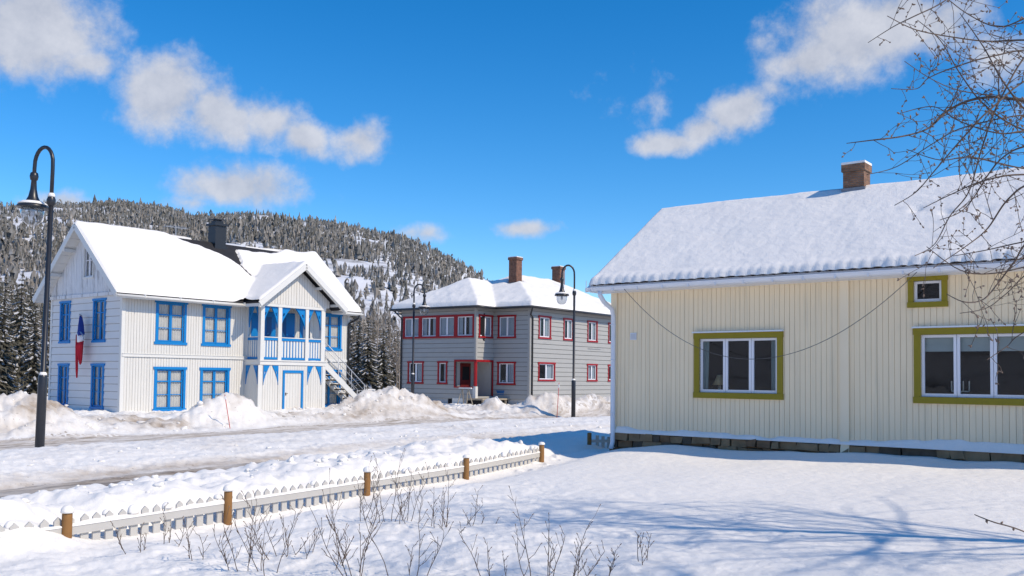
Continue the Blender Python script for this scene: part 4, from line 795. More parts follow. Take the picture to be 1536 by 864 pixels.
w = MB(); boards(w, fW, -WV1, -WV0, LO, GZt, [hole(r, .1) for r in band+wl]+[entry], 'h', .27, .034, .026, bmi=1); w.build('wing_wall', [M['gray'], M['groove']], hg)
wss = (-WP+.22, -.12, *gu)
w = MB(); boards(w, fWs, -WP, 0, LO, GZt, [hole(wss, .1), sideh], 'h', .27, .034, .026, bmi=1); w.build('wing_side_wall', [M['gray'], M['groove']], hg)
w = MB(); boards(w, Fr((-WP, WV1, 0), (1, 0, 0), (0, 1, 0)), 0, WP, LO, GZt, [], 'h', .27, .03); boards(w, Fr((0, GW, 0), (1, 0, 0), (0, 1, 0)), 0, GL, LO, GZt, [], 'h', .4, .03); boards(w, Fr((GL, 0, 0), (0, 1, 0), (1, 0, 0)), 0, GW, LO, GZt, [], 'h', .4, .03); w.build('rear_wall', M['gray'], hg)
w = MB(); w.fbox(fF, -.02, .10, LO, GZt-.02, .032, .05); w.fbox(fS, -.10, .03, LO, GZt-.02, .032, .05); w.fbox(fW, -WV0-.1, -WV0+.03, 3.2, GZt-.02, .032, .05); w.fbox(fWs, -WP-.03, -WP+.1, 3.2, GZt-.02, .032, .05); w.build('corner_board', M['gray'], hg)
for i, r in enumerate(wr): window(hg, fF, r, M['red'], M['winwhite'], .1, (.5,), (), ('sides', 'sides', 'sides', 'one', 'full', 'sides', 'one')[i], th=.032, sw=.05, head=.04)
for i, r in enumerate(wm): window(hg, fS, r, M['red'], M['winwhite'], .1, (.5,), (), ('full', 'one')[i], th=.032, sw=.05, head=.04)
for i, r in enumerate(band): window(hg, fW, r, M['red'], M['winwhite'], .12, (.5,), (), ('full', 'sides', 'full', 'sides')[i], th=.032, sw=.05, head=0, sillw=0)
for i, r in enumerate(wl): window(hg, fW, r, M['red'], M['winwhite'], .1, ((.5,), ())[i], (), ('one', 'one')[i], th=.032, sw=.05, head=.04)
window(hg, fWs, wss, M['red'], M['winwhite'], .1, (.5,), (), 'full', th=.032, sw=.05, head=.03)
# basement
w = MB(); w.box(.05, GL, .05, GW, -.5, LO); w.box(-WP+.05, .05, WV0+.05, WV1-.05, -.5, LO); w.build('basement', M['concrete'], hg)
# entrance porch cut into the wing corner
w = MB(); D = 1.45
w.box(-WP+.1, -.0, WV0+D, WV0+D+.06, 1.0, 3.2); w.box(-.06, -.002, WV0+.1, WV0+D, 1.0, 3.2); w.box(-WP+.1, 0, WV0+.1, WV0+D, .94, 1.02, 1); w.box(-WP+.1, 0, WV0+.1, WV0+D, 3.12, 3.2)
w.build('porch_recess', [M['gray'], M['oldwood']], hg)
w = MB(); w.box(-WP+.35, -WP+1.3, WV0+D-.05, WV0+D-.003, 1.02, 3.0); po = w.build('front_door', M['darkred'], hg); w = MB(); w.box(-WP+.5, -WP+1.15, WV0+D-.06, WV0+D-.052, 2.0, 2.8); w.build('pane', M['dark'], po)
w = MB(); w.tube([(-WP+.02, WV0+.02, 1.65), (-WP+.02, WV0+.02, 3.12)], .10, 10); w.fbox(fW, -4.25, -2.55, 3.08, 3.20, .0, .06); w.fbox(fW, -4.25, -4.156, 1.62, 3.08, .0, .06); w.fbox(fW, -4.25, -2.75, 1.54, 1.62, .0, .06); w.fbox(fWs, -WP-.04, .0, 3.08, 3.20, .0, .06); w.fbox(fWs, -.11, -.03, 1.05, 3.08, .0, .05); w.build('porch_frame', M['red'], hg)
w = MB(); w.box(-WP-.06, -WP+.16, WV0-.06, WV0+.16, .6, 1.63); w.build('porch_pier', M['white'], hg)
w = MB(); w.box(-WP-.85, .5, WV0-1.1, WV0-.1, .0, .84); w.build('landing_void', M['dark'], hg)  # near-black box stands for the shade in the void below the landing
w = MB(); w.box(-WP-.9, .6, WV0-1.25, WV0-.04, .86, .95)
for k in range(4): w.box(.62+k*.30, .92+k*.30, WV0-1.25, WV0-.1, .74-k*.15, .80-k*.15)
for u_ in (-WP-.8, -.3, .5): w.box(u_, u_+.1, WV0-1.2, WV0-1.1, -.2, .86)
w.build('entrance_steps', M['oldwood'], hg)
w = MB(); w.box(-WP-.05, -WP+.02, WV0+.9, WV0+1.7, .2, LO+.02); w.build('cellar_hatch', M['white'], hg); w = MB(); w.box(-WP-.03, -WP+.03, 3.6, 4.7, -.1, .86); w.build('dark_void_slab', M['dark'], hg)  # the dark slab on the basement stands for a shaded void
# roof: hipped main block and hipped wing, one surface
O = .48; RG = 8.72; sl = (RG-GZt)/(GW/2+O)
def gmain(U, V): return np.minimum(np.minimum(RG+0*U, GZt+(V+O)*sl), np.minimum(GZt+(GW+O-V)*sl, np.minimum(GZt+(U+O)*.46, GZt+(GL+O-U)*.62)))
wm_ = (WV0+WV1)/2; wsl = 1.88/((WV1-WV0)/2+O)
def gwing(U, V): return np.minimum(GZt+np.minimum(V-WV0+O, WV1+O-V)*wsl, GZt+(U+WP+O)*.55)
def gz_(U, V): return np.maximum(np.where((U >= -O-.05), gmain(U, V), -9), np.where((V >= WV0-O-.05) & (V <= WV1+O+.05) & (U < 5), gwing(U, V), -9))
gin = lambda U, V: ((U > -O) | ((V > WV0-O) & (V < WV1+O)))
us = grid_lines([-WP-O, -O, GL+O], .14); vs = grid_lines([-O, WV0-O, WV1+O, GW+O], .14)
roof_field('roof', hg, us, vs, gz_, gin, M['black'], .14)
us = grid_lines([-WP-O-.02, -O-.02, GL+O+.02], .09); vs = grid_lines([-O-.02, WV0-O-.02, WV1+O+.02, GW+O], .09)
def gd(U, V): return np.maximum(rect_d(U, V, -O-.02, GL+O+.02, -O-.02, GW+O), rect_d(U, V, -WP-O-.02, 6, WV0-O-.02, WV1+O+.02))
def gbare(U, V): return np.minimum(np.hypot(U-3.6, (V-3.7))-.45, 9)
snow_field(hg, us, vs, gz_, gin, gd, .21, M['roofsnow'], gbare, .2, .05, 23)
g = MB(); z_ = GZt-.10
for P in ([(-O-.06, -O-.06, z_), (GL+O, -O-.06, z_)], [(-O-.06, -O-.06, z_), (-O-.06, WV0-O, z_)], [(-WP-O-.06, WV0-O-.06, z_), (-WP-O-.06, WV1+O, z_)], [(-WP-O-.06, WV0-O-.06, z_), (-O, WV0-O-.06, z_)]): g.tube(P, .06, 8)
g.tube([(-.45, -O-.02, z_-.04), (-.10, -.14, z_-.40), (.16, -.10, z_-.55), (.16, -.10, .5)], .05, 8); g.tube([(-WP-O+.0, WV1+.2, z_-.04), (-WP-.08, WV1-.08, z_-.5), (-WP-.08, WV1-.08, .5)], .05, 8); g.build('gutter', M['black'], hg, True)
def brick_chimney(par, cx, cy, w_, d_, z0, z1, m, capsnow=True, flash=0, fl=.05):
    c = MB(); c.box(cx-w_/2, cx+w_/2, cy-d_/2, cy+d_/2, z0, z1-.16); c.box(cx-w_/2-fl, cx+w_/2+fl, cy-d_/2-fl, cy+d_/2+fl, z1-.16, z1); o = c.build('chimney', m, par)
    if flash: c = MB(); c.box(cx-w_/2-.03, cx+w_/2+.03, cy-d_/2-.03, cy+d_/2+.03, z0, flash); c.build('flashing', M['lead'], o)
    c = MB(); c.box(cx-w_/2-.03, cx+w_/2+.03, cy-d_/2-.03, cy+d_/2+.03, z1, z1+.05); so_ = c.build('chimney_snow', M['snow'], o)
brick_chimney(hg, 3.6, 3.7, .60, .60, 7.3, 9.82, M['brick'], flash=8.2)
brick_chimney(hg, 9.5, 4.3, .64, .64, 7.3, 9.85, M['brick'], flash=0)
g = MB(); g.tube([(8.2, 3.0, 8.0), (8.2, 3.0, 9.35)], .025, 6); g.tube([(11.2, 3.1, 7.6), (11.2, 3.1, 9.0)], .025, 6); g.build('roof_pipe', M['steel'], hg)
g = MB(); g.tube([(8.6, .1, 6.95), (11.0, .1, 6.95)], .02, 6); g.tube([(6.4, -.08, 4.1), (8.0, -.08, 4.1)], .015, 6); g.build('snow_guard', M['steel'], hg)
# ================================================================== CREAM HOUSE
CP = math.radians(-38.387); hc = thing('timber_house', 'cream boarded single storey house with olive window frames and a snowy roof', 'house', (2.328, 21.7, 0), CP)
CL, CW, CE = 14.0, 5.26, 4.34
fF = Fr((0, 0, 0), (1, 0, 0), (0, -1, 0))
c1 = (2.078, 4.065, 1.80, 3.188); c2 = (6.60, 8.66, 1.80, 3.188); c3 = (6.50, 7.19, 3.576, 4.17)
w = MB(); boards(w, fF, 0, CL, 1.0, 4.42, [hole(c1, .12), hole(c2, .12), hole(c3, .1)], 'v', .108, .016, .007, rd=random.Random(4)); w.build('front_wall', M['cream'], hc)
w = MB(); boards(w, Fr((0, 0, 0), (0, -1, 0), (-1, 0, 0)), -CW, 0, 1.0, 0, [], 'v', .108, .024, .014, top=lambda a: 4.25+(CW/2-abs(-a-CW/2))*.70); boards(w, Fr((CL, 0, 0), (0, 1, 0), (1, 0, 0)), 0, CW, 1.0, 0, [], 'v', .2, .024, .014, top=lambda a: 4.25+(CW/2-abs(a-CW/2))*.70); boards(w, Fr((0, CW, 0), (1, 0, 0), (0, 1, 0)), 0, CL, 1.0, 4.4, [], 'v', .4, .02); w.build('rear_wall', M['cream'], hc)
w = MB(); w.fbox(fF, 5.23, 5.40, .80, 4.40, .026, .055); w.build('pilaster', M['creamtrim'], hc)
w = MB(); w.fbox(fF, -.03, .12, .98, 4.40, .026, .052); w.box(-.055, -.026, -.02, .13, .98, 4.4); w.build('corner_board', M['creamtrim'], hc)
window(hc, fF, c1, M['olive'], M['winwhite'], .12, (.335, .668), (), 'green', th=.026, head=.01, drip=1, sillw=.012, sw=.05, room='room')
window(hc, fF, c2, M['olive'], M['winwhite'], .12, (.335, .668), (), 'blind', th=.026, head=.01, drip=1, sillw=.012, sw=.05, room='room')
window(hc, fF, c3, M['olive'], M['winwhite'], .10, (), (), None, th=.026, head=.01, drip=None, sillw=.01, sw=.045, room='room')
w = MB(); w.fbox(fF, .47, .63, 3.07, 3.23, .024, .035); 
for k in range(5): w.fbox(fF, .49, .61, 3.09+k*.026, 3.10+k*.026, .035, .045, 1)
w.build('wall_vent', [M['gutter'], M['steel']], hc)
# stone plinth
w = MB(); rd = random.Random(8)
w.box(.02, CL, .06, CW, .1, 1.0)
x = -.02
for row, (zb, zt) in enumerate(((.36, .62), (.62, .80), (.80, .97))):
    x = -.03
    while x < 11:
        L_ = rd.uniform(.14, .5); j = lambda s: rd.uniform(-s, s)*1.8; n_ = .05+j(.02)
        if x+L_ > 5.2 and x < 5.43 and row: pass
        p = [fF.p(x+.01+j(.012), zb+.008+j(.015), n_), fF.p(x+L_-.01+j(.012), zb+.008+j(.015), n_+j(.012)), fF.p(x+L_-.01, zb+.008, -.08), fF.p(x+.01, zb+.008, -.08), fF.p(x+.01+j(.012), zt-.008+j(.015), n_+j(.012)), fF.p(x+L_-.01+j(.012), zt-.008+j(.015), n_+j(.012)), fF.p(x+L_-.01, zt-.008, -.08), fF.p(x+.01, zt-.008, -.08)]
        w.hexa(p, rd.choice((0, 0, 1, 1, 2))); x += L_
w.build('stone_plinth', [M['stone'], M['stone2'], M['stone3']], hc)
w = MB(); K = 260
pts = []
for i in range(K+1):
    u_ = .02+11*i/K; t_ = .085+.11*float(fbm(u_*.9, 0.3, 3, 6))+.03*float(vnoise(u_*5, .5, 2)); o_ = .085+.04*float(fbm(u_*2, 4, 2, 8)); t_ = max(.012, t_); pts.append((u_, t_, o_))
vs_ = []
for u_, t_, o_ in pts: vs_ += [fF.p(u_, .965, o_), fF.p(u_, .965+t_*.6, o_*.95), fF.p(u_, .97+t_, o_*.5+.01), fF.p(u_, .985+t_*1.25, .022)]
w.add(vs_, [(i*4+k, (i+1)*4+k, (i+1)*4+k+1, i*4+k+1) for i in range(K) for k in range(3)]); w.build('ledge_snow', M['snow'], hc, True, recalc=False)
# roof
CO, CU = .50, .30; CR = 6.40; cs = (CR-CE)/(CW/2+CO)
def czf(U, V): return CR-np.abs(V-CW/2)*cs
us = grid_lines([-CU, CL+CU], .5); vs = grid_lines([-CO, CW/2, CW+CO], .5)
roof_field('roof', hc, us, vs, czf, lambda U, V: U > -99, M['browntile'], .045)
t = MB()
for k in range(int((CL+.5)/.225)):       # barrel tile ends along the eave
    u_ = -CU+.11+k*.225; t.tube([(u_, -CO-.03, CE-.005), (u_, -CO+.35, CE+.35*cs-.005)], .05, 8)
t.build('eave_tiles', M['browntile'], hc, True)
us = grid_lines([-CU-.01, 9.5, CL+CU], .045); vs = np.concatenate([grid_lines([-CO-.03, -CO+.4], .03)[:-1], grid_lines([-CO+.4, CW/2], .06)[:-1], grid_lines([CW/2, CW+CO], .25)])
def cpush(U, V, Z, d):
    ph = (U+CU)/.225; sc = np.abs(np.sin(PI*ph))**.6; near = np.clip(1-(V+CO+.03)/.22, 0, 1); rn = fbm(np.floor(ph)*3.7, 0*U, 1, 9)
    V2 = V-near*(.05+.022*sc+.03*rn); Z2 = Z-near*(.018*(1-sc)+.02*rn)
    Z2 = Z2+.006*fbm(U*7, V*7, 3, 61)*np.clip(d/.2, 0, 1)
    for (a_, b_) in ((6.3, 1.35), (6.9, 1.1), (7.6, 1.0)): Z2 = Z2-.07*np.exp(-((U-a_)/.12)**2-((V-b_)/.10)**2)
    return U, V2, Z2
snow_field(hc, us, vs, czf, lambda U, V: U > -99, lambda U, V: rect_d(U, V, -CU-.01, CL+CU, -CO-.03, CW+CO), .125, M['creamsnow'], None, .10, .014, 43, push=cpush)
g = MB(); gy = -CO-.075; gzc = CE-.115
K = 8; prof = [(gy+.07*math.cos(PI+PI*k/K), gzc+.07*math.sin(PI+PI*k/K)) for k in range(K+1)]
vs_ = []; 
for u_ in (-CU-.05, CL+CU): vs_ += [(u_, a_, b_) for a_, b_ in prof]+[(u_, a_*.93+gy*.07, b_*.93+gzc*.07+.0) for a_, b_ in prof[::-1]]
n_ = len(prof)*2; g.add(vs_, [(k, (k+1) % n_, n_+(k+1) % n_, n_+k) for k in range(n_)]+[tuple(range(n_)), tuple(range(2*n_-1, n_-1, -1))])
g.tube([(-CU-.05, gy-.07, gzc+.005), (CL+CU, gy-.07, gzc+.005)], .013, 6)
for k in range(24): g.box(-CU+.05+k*.62, -CU+.075+k*.62, gy-.076, gy+.07, gzc-.074, gzc+.01)
g.box(-CU-.052, -CU-.045, gy-.07, gy+.07, gzc-.07, gzc)
g.build('gutter', M['gutter'], hc)
g = MB(); g.box(-CU-.02, CL+CU, -CO+.0, -CO+.03, CE-.19, CE-.01); g.box(-CU-.02, CL+CU, -CO+.03, -.0, CE-.19, CE-.165)
g.bar((-CU-.02, -CO, CE-.10), (-CU-.02, CW/2, CR-.10), .03, .18, up=(1, 0, 0)); g.bar((-CU-.02, CW+CO, CE-.10), (-CU-.02, CW/2, CR-.10), .03, .18, up=(1, 0, 0)); g.build('eave_board', M['gutter'], hc)
g = MB(); g.tube([(.0, gy, gzc-.06), (.0, gy+.01, gzc-.16), (.03, gy+.12, gzc-.30), (.06, -.17, gzc-.44), (.06, -.10, gzc-.60), (.06, -.095, gzc-.8), (.06, -.095, .75), (.04, -.14, .60)], .052, 10)
for z_ in (1.4, 2.6, 3.4): g.tube([(.06, -.095, z_), (.06, -.095, z_+.03)], .06, 10)
g.build('downpipe', M['gutter'], hc, True)
brick_chimney(hc, 4.66, CW/2+.05, .46, .42, 5.9, 7.0, M['brick2'], flash=6.47, fl=.03)
# things inside the cream house windows
RC = Matrix.Rotation(CP, 3, 'Z')
def cw_(u, v, z): return RC@Vector((u, v, 0))+Vector((2.328, 21.7, z))
lp = thing('table_lamp', 'straw coloured lampshade behind the left three pane window of the cream house', 'lamp', cw_(2.46, .40, 1.78))
l_ = MB(); l_.lathe([(.16, .30), (.05, .52)], n=14); l_.build('lamp_shade', M['shade'], lp, True); l_ = MB(); l_.lathe([(.09, 0), (.06, .05), (.03, .1), (.03, .32)], n=10); l_.build('lamp_base', M['candle'], lp, True)
ch = thing('candle_holder', 'pale four armed candle holder behind the right hand window of the cream house', 'candle holder', cw_(7.32, .30, 1.9), CP)
l_ = MB(); l_.bar((-.15, 0, .13), (.15, 0, .13), .02, .02); l_.bar((0, 0, 0), (0, 0, .14), .03, .02, up=(1, 0, 0)); l_.box(-.07, .07, -.05, .05, 0, .02); l_.build('arm', M['candle'], ch)
for k in range(4): l_ = MB(); l_.tube([(-.15+k*.1, 0, .14), (-.15+k*.1, 0, .32)], .012, 8); l_.build('candle', M['candle'], ch)
# cable sagging across the cream wall
pa = cw_(.62, -.62, 4.22); pb = cw_(6.9, -.62, 4.25); cb = MB(); pts = []
for k in range(41):
    f = k/40; p = pa.lerp(pb, f); p.z -= 4*1.62*f*(1-f)*(1-.1*(f-.5)); pts.append(p)
cb.tube(pts, .006, 5); tag(cb.build('hanging_cable', M['cable'], None, True), 'thin dark cable sagging across the cream wall below the gutter', 'cable')
# ================================================================== FENCE
fe = thing('picket_fence', 'half buried white picket fence with brown posts along the yard', 'fence', (P2[0], P2[1], 0), math.atan2(DF[1], DF[0]))
# local x along the fence (t), local y = q (left, road side)
PT = [-2.33, 0, 2.87, 5.72, 8.60]; PZt = [.645, .66, .68, .71, .79]
def ftop(t): return float(np.interp(t, PT, PZt))
for t_, z_ in zip(PT, PZt):
    p = MB(); p.lathe([(.055, -.5), (.055, z_-.02), (.048, z_)], (t_, -.045, 0), 12); po = p.build('post', M['wood'], fe, True)
    p = MB(); snowcap(p, t_, -.045, z_-.005, .07, .07, .085 if t_ < 5 else .06, n=12); p.build('snow_cap', M['snow'], po, True)
segs = [(-4.6, PT[0])]+list(zip(PT[:-1], PT[1:]))
rd = random.Random(3); picks = []
for t0, t1 in segs:
    zz = lambda t: ftop(t)-.055
    r_ = MB(); a_, b_ = (t0+.055, 0, zz(t0)-.17), (t1-.055, 0, zz(t1)-.17)
    r_.hexa([(t0+.05, -.03, zz(t0)-.205), (t1-.05, -.03, zz(t1)-.205), (t1-.05, 0, zz(t1)-.205), (t0+.05, 0, zz(t0)-.205), (t0+.05, -.03, zz(t0)-.115), (t1-.05, -.03, zz(t1)-.115), (t1-.05, 0, zz(t1)-.115), (t0+.05, 0, zz(t0)-.115)])
    ro = r_.build('rail', M['picket'], fe); r_ = MB(); K = 50; vs_ = []
    for i in range(K+1):
        t_ = t0+.05+(t1-t0-.1)*i/K; h_ = max(.006, .03+.035*float(fbm(t_*3, 1, 3, 4))); z_ = zz(t_)-.113; vs_ += [(t_, -.038, z_), (t_, -.034, z_+h_*.7), (t_, -.012, z_+h_), (t_, .004, z_+h_*1.1)]
    r_.add(vs_, [(i*4+k, (i+1)*4+k, (i+1)*4+k+1, i*4+k+1) for i in range(K) for k in range(3)]); r_.build('rail_snow', M['snow'], ro, True, recalc=False)
    n_ = round((t1-t0)/.167); p_ = (t1-t0)/n_
    for k in range(n_):
        t_ = t0+(k+.5)*p_; w_ = .05; zt = zz(t_)+rd.uniform(-.006, .006); ln = rd.uniform(-.012, .012)
        m_ = MB(); y0, y1 = .003, .024; o5 = [(t_-w_, -.45), (t_+w_, -.45), (t_+w_+ln, zt-.045), (t_+ln, zt), (t_-w_+ln, zt-.045)]
        m_.add([(a_, y0, b_) for a_, b_ in o5]+[(a_, y1, b_) for a_, b_ in o5], [(0, 1, 2, 3, 4), (9, 8, 7, 6, 5)]+[(i, i+5, (i+1) % 5+5, (i+1) % 5) for i in range(5)])
        pk = m_.build('picket', M['picket'], fe)
        if rd.random() < .34:
            c_ = MB(); snowcap(c_, t_+ln+rd.uniform(-.02, .02), .03+rd.uniform(0, .03), zt-rd.uniform(.05, .08), rd.uniform(.045, .08), rd.uniform(.04, .065), rd.uniform(.06, .11), n=8); c_.build('snow_cap', M['snow'], pk, True)
# remnant of a second fence by the cream corner
p0 = hit(884, 667); f2 = thing('picket_fence', 'short stub of grey picket fence by the corner of the cream house', 'fence', p0, math.radians(15))
p = MB(); p.lathe([(.055, -.4), (.055, .27), (.045, .29)], n=10); p.build('post', M['wood'], f2, True)
for k in range(3):
    p = MB(); p.box(.18+k*.15, .26+k*.15, .03, .05, -.4, .22-.02*k); p.build('picket', M['picket'], f2)
p = MB(); p.box(.05, .65, .0, .03, .05, .12); p.build('rail', M['picket'], f2)
# ================================================================== STREET LAMPS
def lamp():
    o = thing('street_lamp', 'street lamp', 'street lamp', group='curved neck street lamps along the road')
    H = 7.0
    p = MB(); p.lathe([(.105, -.5), (.105, 1.72), (.085, 1.78), (.06, 1.80), (.055, 5.95)], n=14); po = p.build('pole', M['lamp'], o, True)
    p = MB(); p.lathe([(.06, 5.72), (.10, 5.78), (.10, 5.88), (.075, 5.94), (.06, 6.0)], n=14); p.build('collar', M['lamp'], po, True)
    p = MB(); pts = [(0, 0, 5.9), (0, 0, 6.6)]; A = .62/2
    for k in range(1, 12): a_ = PI*k/12; pts.append((-A+A*math.cos(a_), 0, 6.72+A*1.35*math.sin(a_)))
    pts += [(-.62, 0, 6.65), (-.62, 0, 6.45)]; p.tube(pts, .045, 10); arm = p.build('arm', M['lamp'], o, True)
    p = MB(); c_ = (-.62, 0, 0); p.lathe([(.03, 6.58), (.085, 6.54), (.10, 6.46), (.085, 6.38), (.06, 6.36), (.075, 6.15), (.11, 5.98), (.17, 5.86), (.20, 5.82), (.34, 5.77), (.36, 5.73), (.35, 5.70), (.26, 5.705)], c_, 20); sh = p.build('lamp_hood', M['lamp'], o, True)
    p = MB(); p.lathe([(.25, 5.70), (.262, 5.62), (.25, 5.50), (.20, 5.38), (.12, 5.31), (.03, 5.29)], c_, 20); p.build('glass_bowl', M['globe'], o, True)
    p = MB(); p.lathe([(.03, 5.70), (.05, 5.64), (.05, 5.56), (.02, 5.5)], c_, 10); p.build('bulb', M['winwhite'], o, True)
    p = MB(); p.lathe([(.335, 5.785), (.33, 5.81), (.24, 5.86), (.19, 5.865)], c_, 20); p.lathe([(.085, 5.94), (.08, 5.99), (.058, 6.03)], (0, 0, 0), 12); p.lathe([(.09, 1.765), (.085, 1.80), (.062, 1.84)], (0, 0, 0), 12); p.build('snow_cap', M['snow'], o, True)
    return o
L1 = lamp(); L2 = copy_tree(L1); L3 = copy_tree(L1)
for o, px, Y, zb, hgt, rz, lb, tilt in ((L1, 64, 22.9, None, 1.0, -.42, 'black curved neck street lamp nearest the camera, left of the white gable', .016), (L2, 620, 52.9, None, 1.0, PI-.15, 'black street lamp bending right in front of the grey wing windows', .0), (L3, 861, 48.4, None, 1.0, .12, 'black street lamp bending left beside the snow pile and cream house corner', 0)):
    x_ = (px-768)/FPX*Y; o.location = (x_, Y, gz(x_, Y)-.02); o.rotation_euler = (0, tilt, rz) if False else Matrix.Rotation(tilt, 3, 'Y').to_euler(); o.rotation_euler = (Matrix.Rotation(tilt, 3, 'Y')@Matrix.Rotation(rz, 3, 'Z')).to_euler(); o['label'] = lb
def set_lamp(o, ytop, px, Y):          # scale so that the top of the neck stands at the right height
    top = at(px, ytop, Y).z; b = o.location.z; s_ = (top-b)/7.08; o.scale = (s_**.5, s_**.5, s_)
set_lamp(L1, 223, 80, 22.9); set_lamp(L2, 428, 622, 52.9); set_lamp(L3, 400, 856, 48.4)
# ================================================================== SMALL THINGS
for px, pt, Y, lb, ln in ((350, 592, 35.7, 'thin red snow stake leaning in the pile before the white house', -.22), (836, 574, 48.5, 'thin red snow stake by the pile before the grey house', .06)):
    x_ = (px-768)/FPX*Y; z_ = gz(x_, Y); top = at(px, pt, Y); m_ = MB(); o = thing('snow_stake', lb, 'snow stake', (x_, Y, z_), 0, 'red snow stakes')
    h_ = max(.5, top.z-z_); m_.tube([(0, 0, -.3), (ln*h_, 0, h_)], [.016, .014], 6); m_.build('stake_rod', M['stake'], o, True); m_ = MB(); m_.tube([(ln*h_*.86, 0, h_*.86), (ln*h_*.95, 0, h_*.95)], .026, 6); m_.build('reflector', M['winwhite'], o)
RG_ = Matrix.Rotation(GP, 3, 'Z')
def gw_(u, v, z): return RG_@Vector((u, v, 0))+Vector((1.026, 55, z))
tb = thing('plastic_tub', 'blue plastic tub with a pale bottle on the grey house steps', 'tub', gw_(.30, WV0-.6, .955), GP)
m_ = MB(); m_.hexa([(-.27, -.2, 0), (.27, -.2, 0), (.27, .2, 0), (-.27, .2, 0), (-.36, -.27, .40), (.36, -.27, .40), (.36, .27, .40), (-.36, .27, .40)]); m_.build('tub_body', M['tub'], tb); m_ = MB(); m_.box(-.39, .39, -.30, .30, .40, .44); m_.build('rim', M['tub'], tb)
sp = thing('spray_bottle', 'pale blue spray bottle standing in the blue plastic tub', 'bottle', gw_(.32, WV0-.6, 1.39), GP); m_ = MB(); m_.lathe([(.10, 0), (.11, .2), (.10, .3), (.05, .42), (.045, .5)], n=12); m_.build('bottle_body', M['whiteplastic'], sp, True); m_ = MB(); m_.box(-.14, .09, -.05, .05, .5, .62); m_.build('spray_head', M['whiteplastic'], sp)
tr = thing('trestle', 'pale folding trestle leaning under the grey house landing', 'trestle', gw_(-WP-1.3, WV0-.3, gz(*gw_(-WP-1.3, WV0-.3, 0)[:2])), GP-PI/2)
for sx in (-.35, .35):
    for sy in (-.25, .25): m_ = MB(); m_.bar((sx+sy*.2, sy, -.1), (sx*.6, 0, .92), .045, .045); m_.build('leg', M['oldwood'], tr)
m_ = MB(); m_.box(-.45, .45, -.05, .05, .90, .98); m_.build('beam', M['white'], tr)
# ================================================================== BARE TREES
def smooth_line(P, n=6):
    out = []
    for i in range(len(P)-1):
        p0 = P[max(0, i-1)]; p1 = P[i]; p2 = P[i+1]; p3 = P[min(len(P)-1, i+2)]
        for k in range(n):
            t = k/n; out.append(.5*((2*p1)+(p2-p0)*t+(2*p0-5*p1+4*p2-p3)*t*t+(3*p1-p0-3*p2+p3)*t**3))
    return out+[P[-1]]
def twigs(tm, bm_, rd, pts, rs, lvl, spacing, lmax):
    acc = 0; side = 1
    for i in range(1, len(pts)):
        seg = pts[i]-pts[i-1]; acc += seg.length
        if acc > spacing*rd.uniform(.6, 1.4):
            acc = 0; side = -side; ax = seg.normalized(); v_ = ax.cross(Vector((0, 1, 0))); v_ = v_.normalized() if v_.length > .1 else Vector((0, 0, 1))
            v_.rotate(Matrix.Rotation(rd.gauss(0, .6), 3, ax)); f = i/len(pts); L_ = lmax*rd.uniform(.25, 1)*(.4+.6*math.sin(PI*min(1, f+.12)))
            if lvl == 0 or rd.random() < .35:
                o = pts[i]; d = (ax*.55+v_*side).normalized(); l_ = rd.uniform(.02, .045); bm_.tube([o, o+d*l_*.5, o+d*l_], [.004, .009, .001], 4)
                if lvl == 0: continue
            d = (ax*rd.uniform(.9, 1.3)+v_*side*rd.uniform(.5, .9)).normalized(); n_ = max(3, int(L_/.09)); P_ = [pts[i].copy()]; 
            for k in range(n_): d = (d+Vector((rd.gauss(0, .10), rd.gauss(0, .10), rd.gauss(.015, .10)))).normalized(); P_.append(P_[-1]+d*L_/n_)
            r0 = min(rs[i]*.7, .0085 if lvl > 1 else .006); R_ = [max(.0026, r0*.85*(1-.6*k/n_)) for k in range(n_+1)]; tm.tube(P_, R_, 4); twigs(tm, bm_, rd, P_, R_, lvl-1, spacing*.62, lmax*.5)
            e = P_[-1]; bm_.tube([e-d*.005, e+d*.012, e+d*.028], [.004, .0105, .001], 4)
TR = Vector((8.3, 7.4, 0)); TR.z = gz(8.3, 7.4)
tree = thing('bare_tree', 'leafless tree with budding twigs reaching in from the right edge', 'tree', TR)
rd = random.Random(77); br = MB(); bu = MB(); tk = MB()
tk.tube([(0, 0, -.3), (.05, 0, 1), (-.05, .1, 3), (.1, 0, 5.5), (.2, 0, 8.2)], [.15, .12, .10, .07, .03], 12); tk.build('trunk', M['bark'], tree, True)
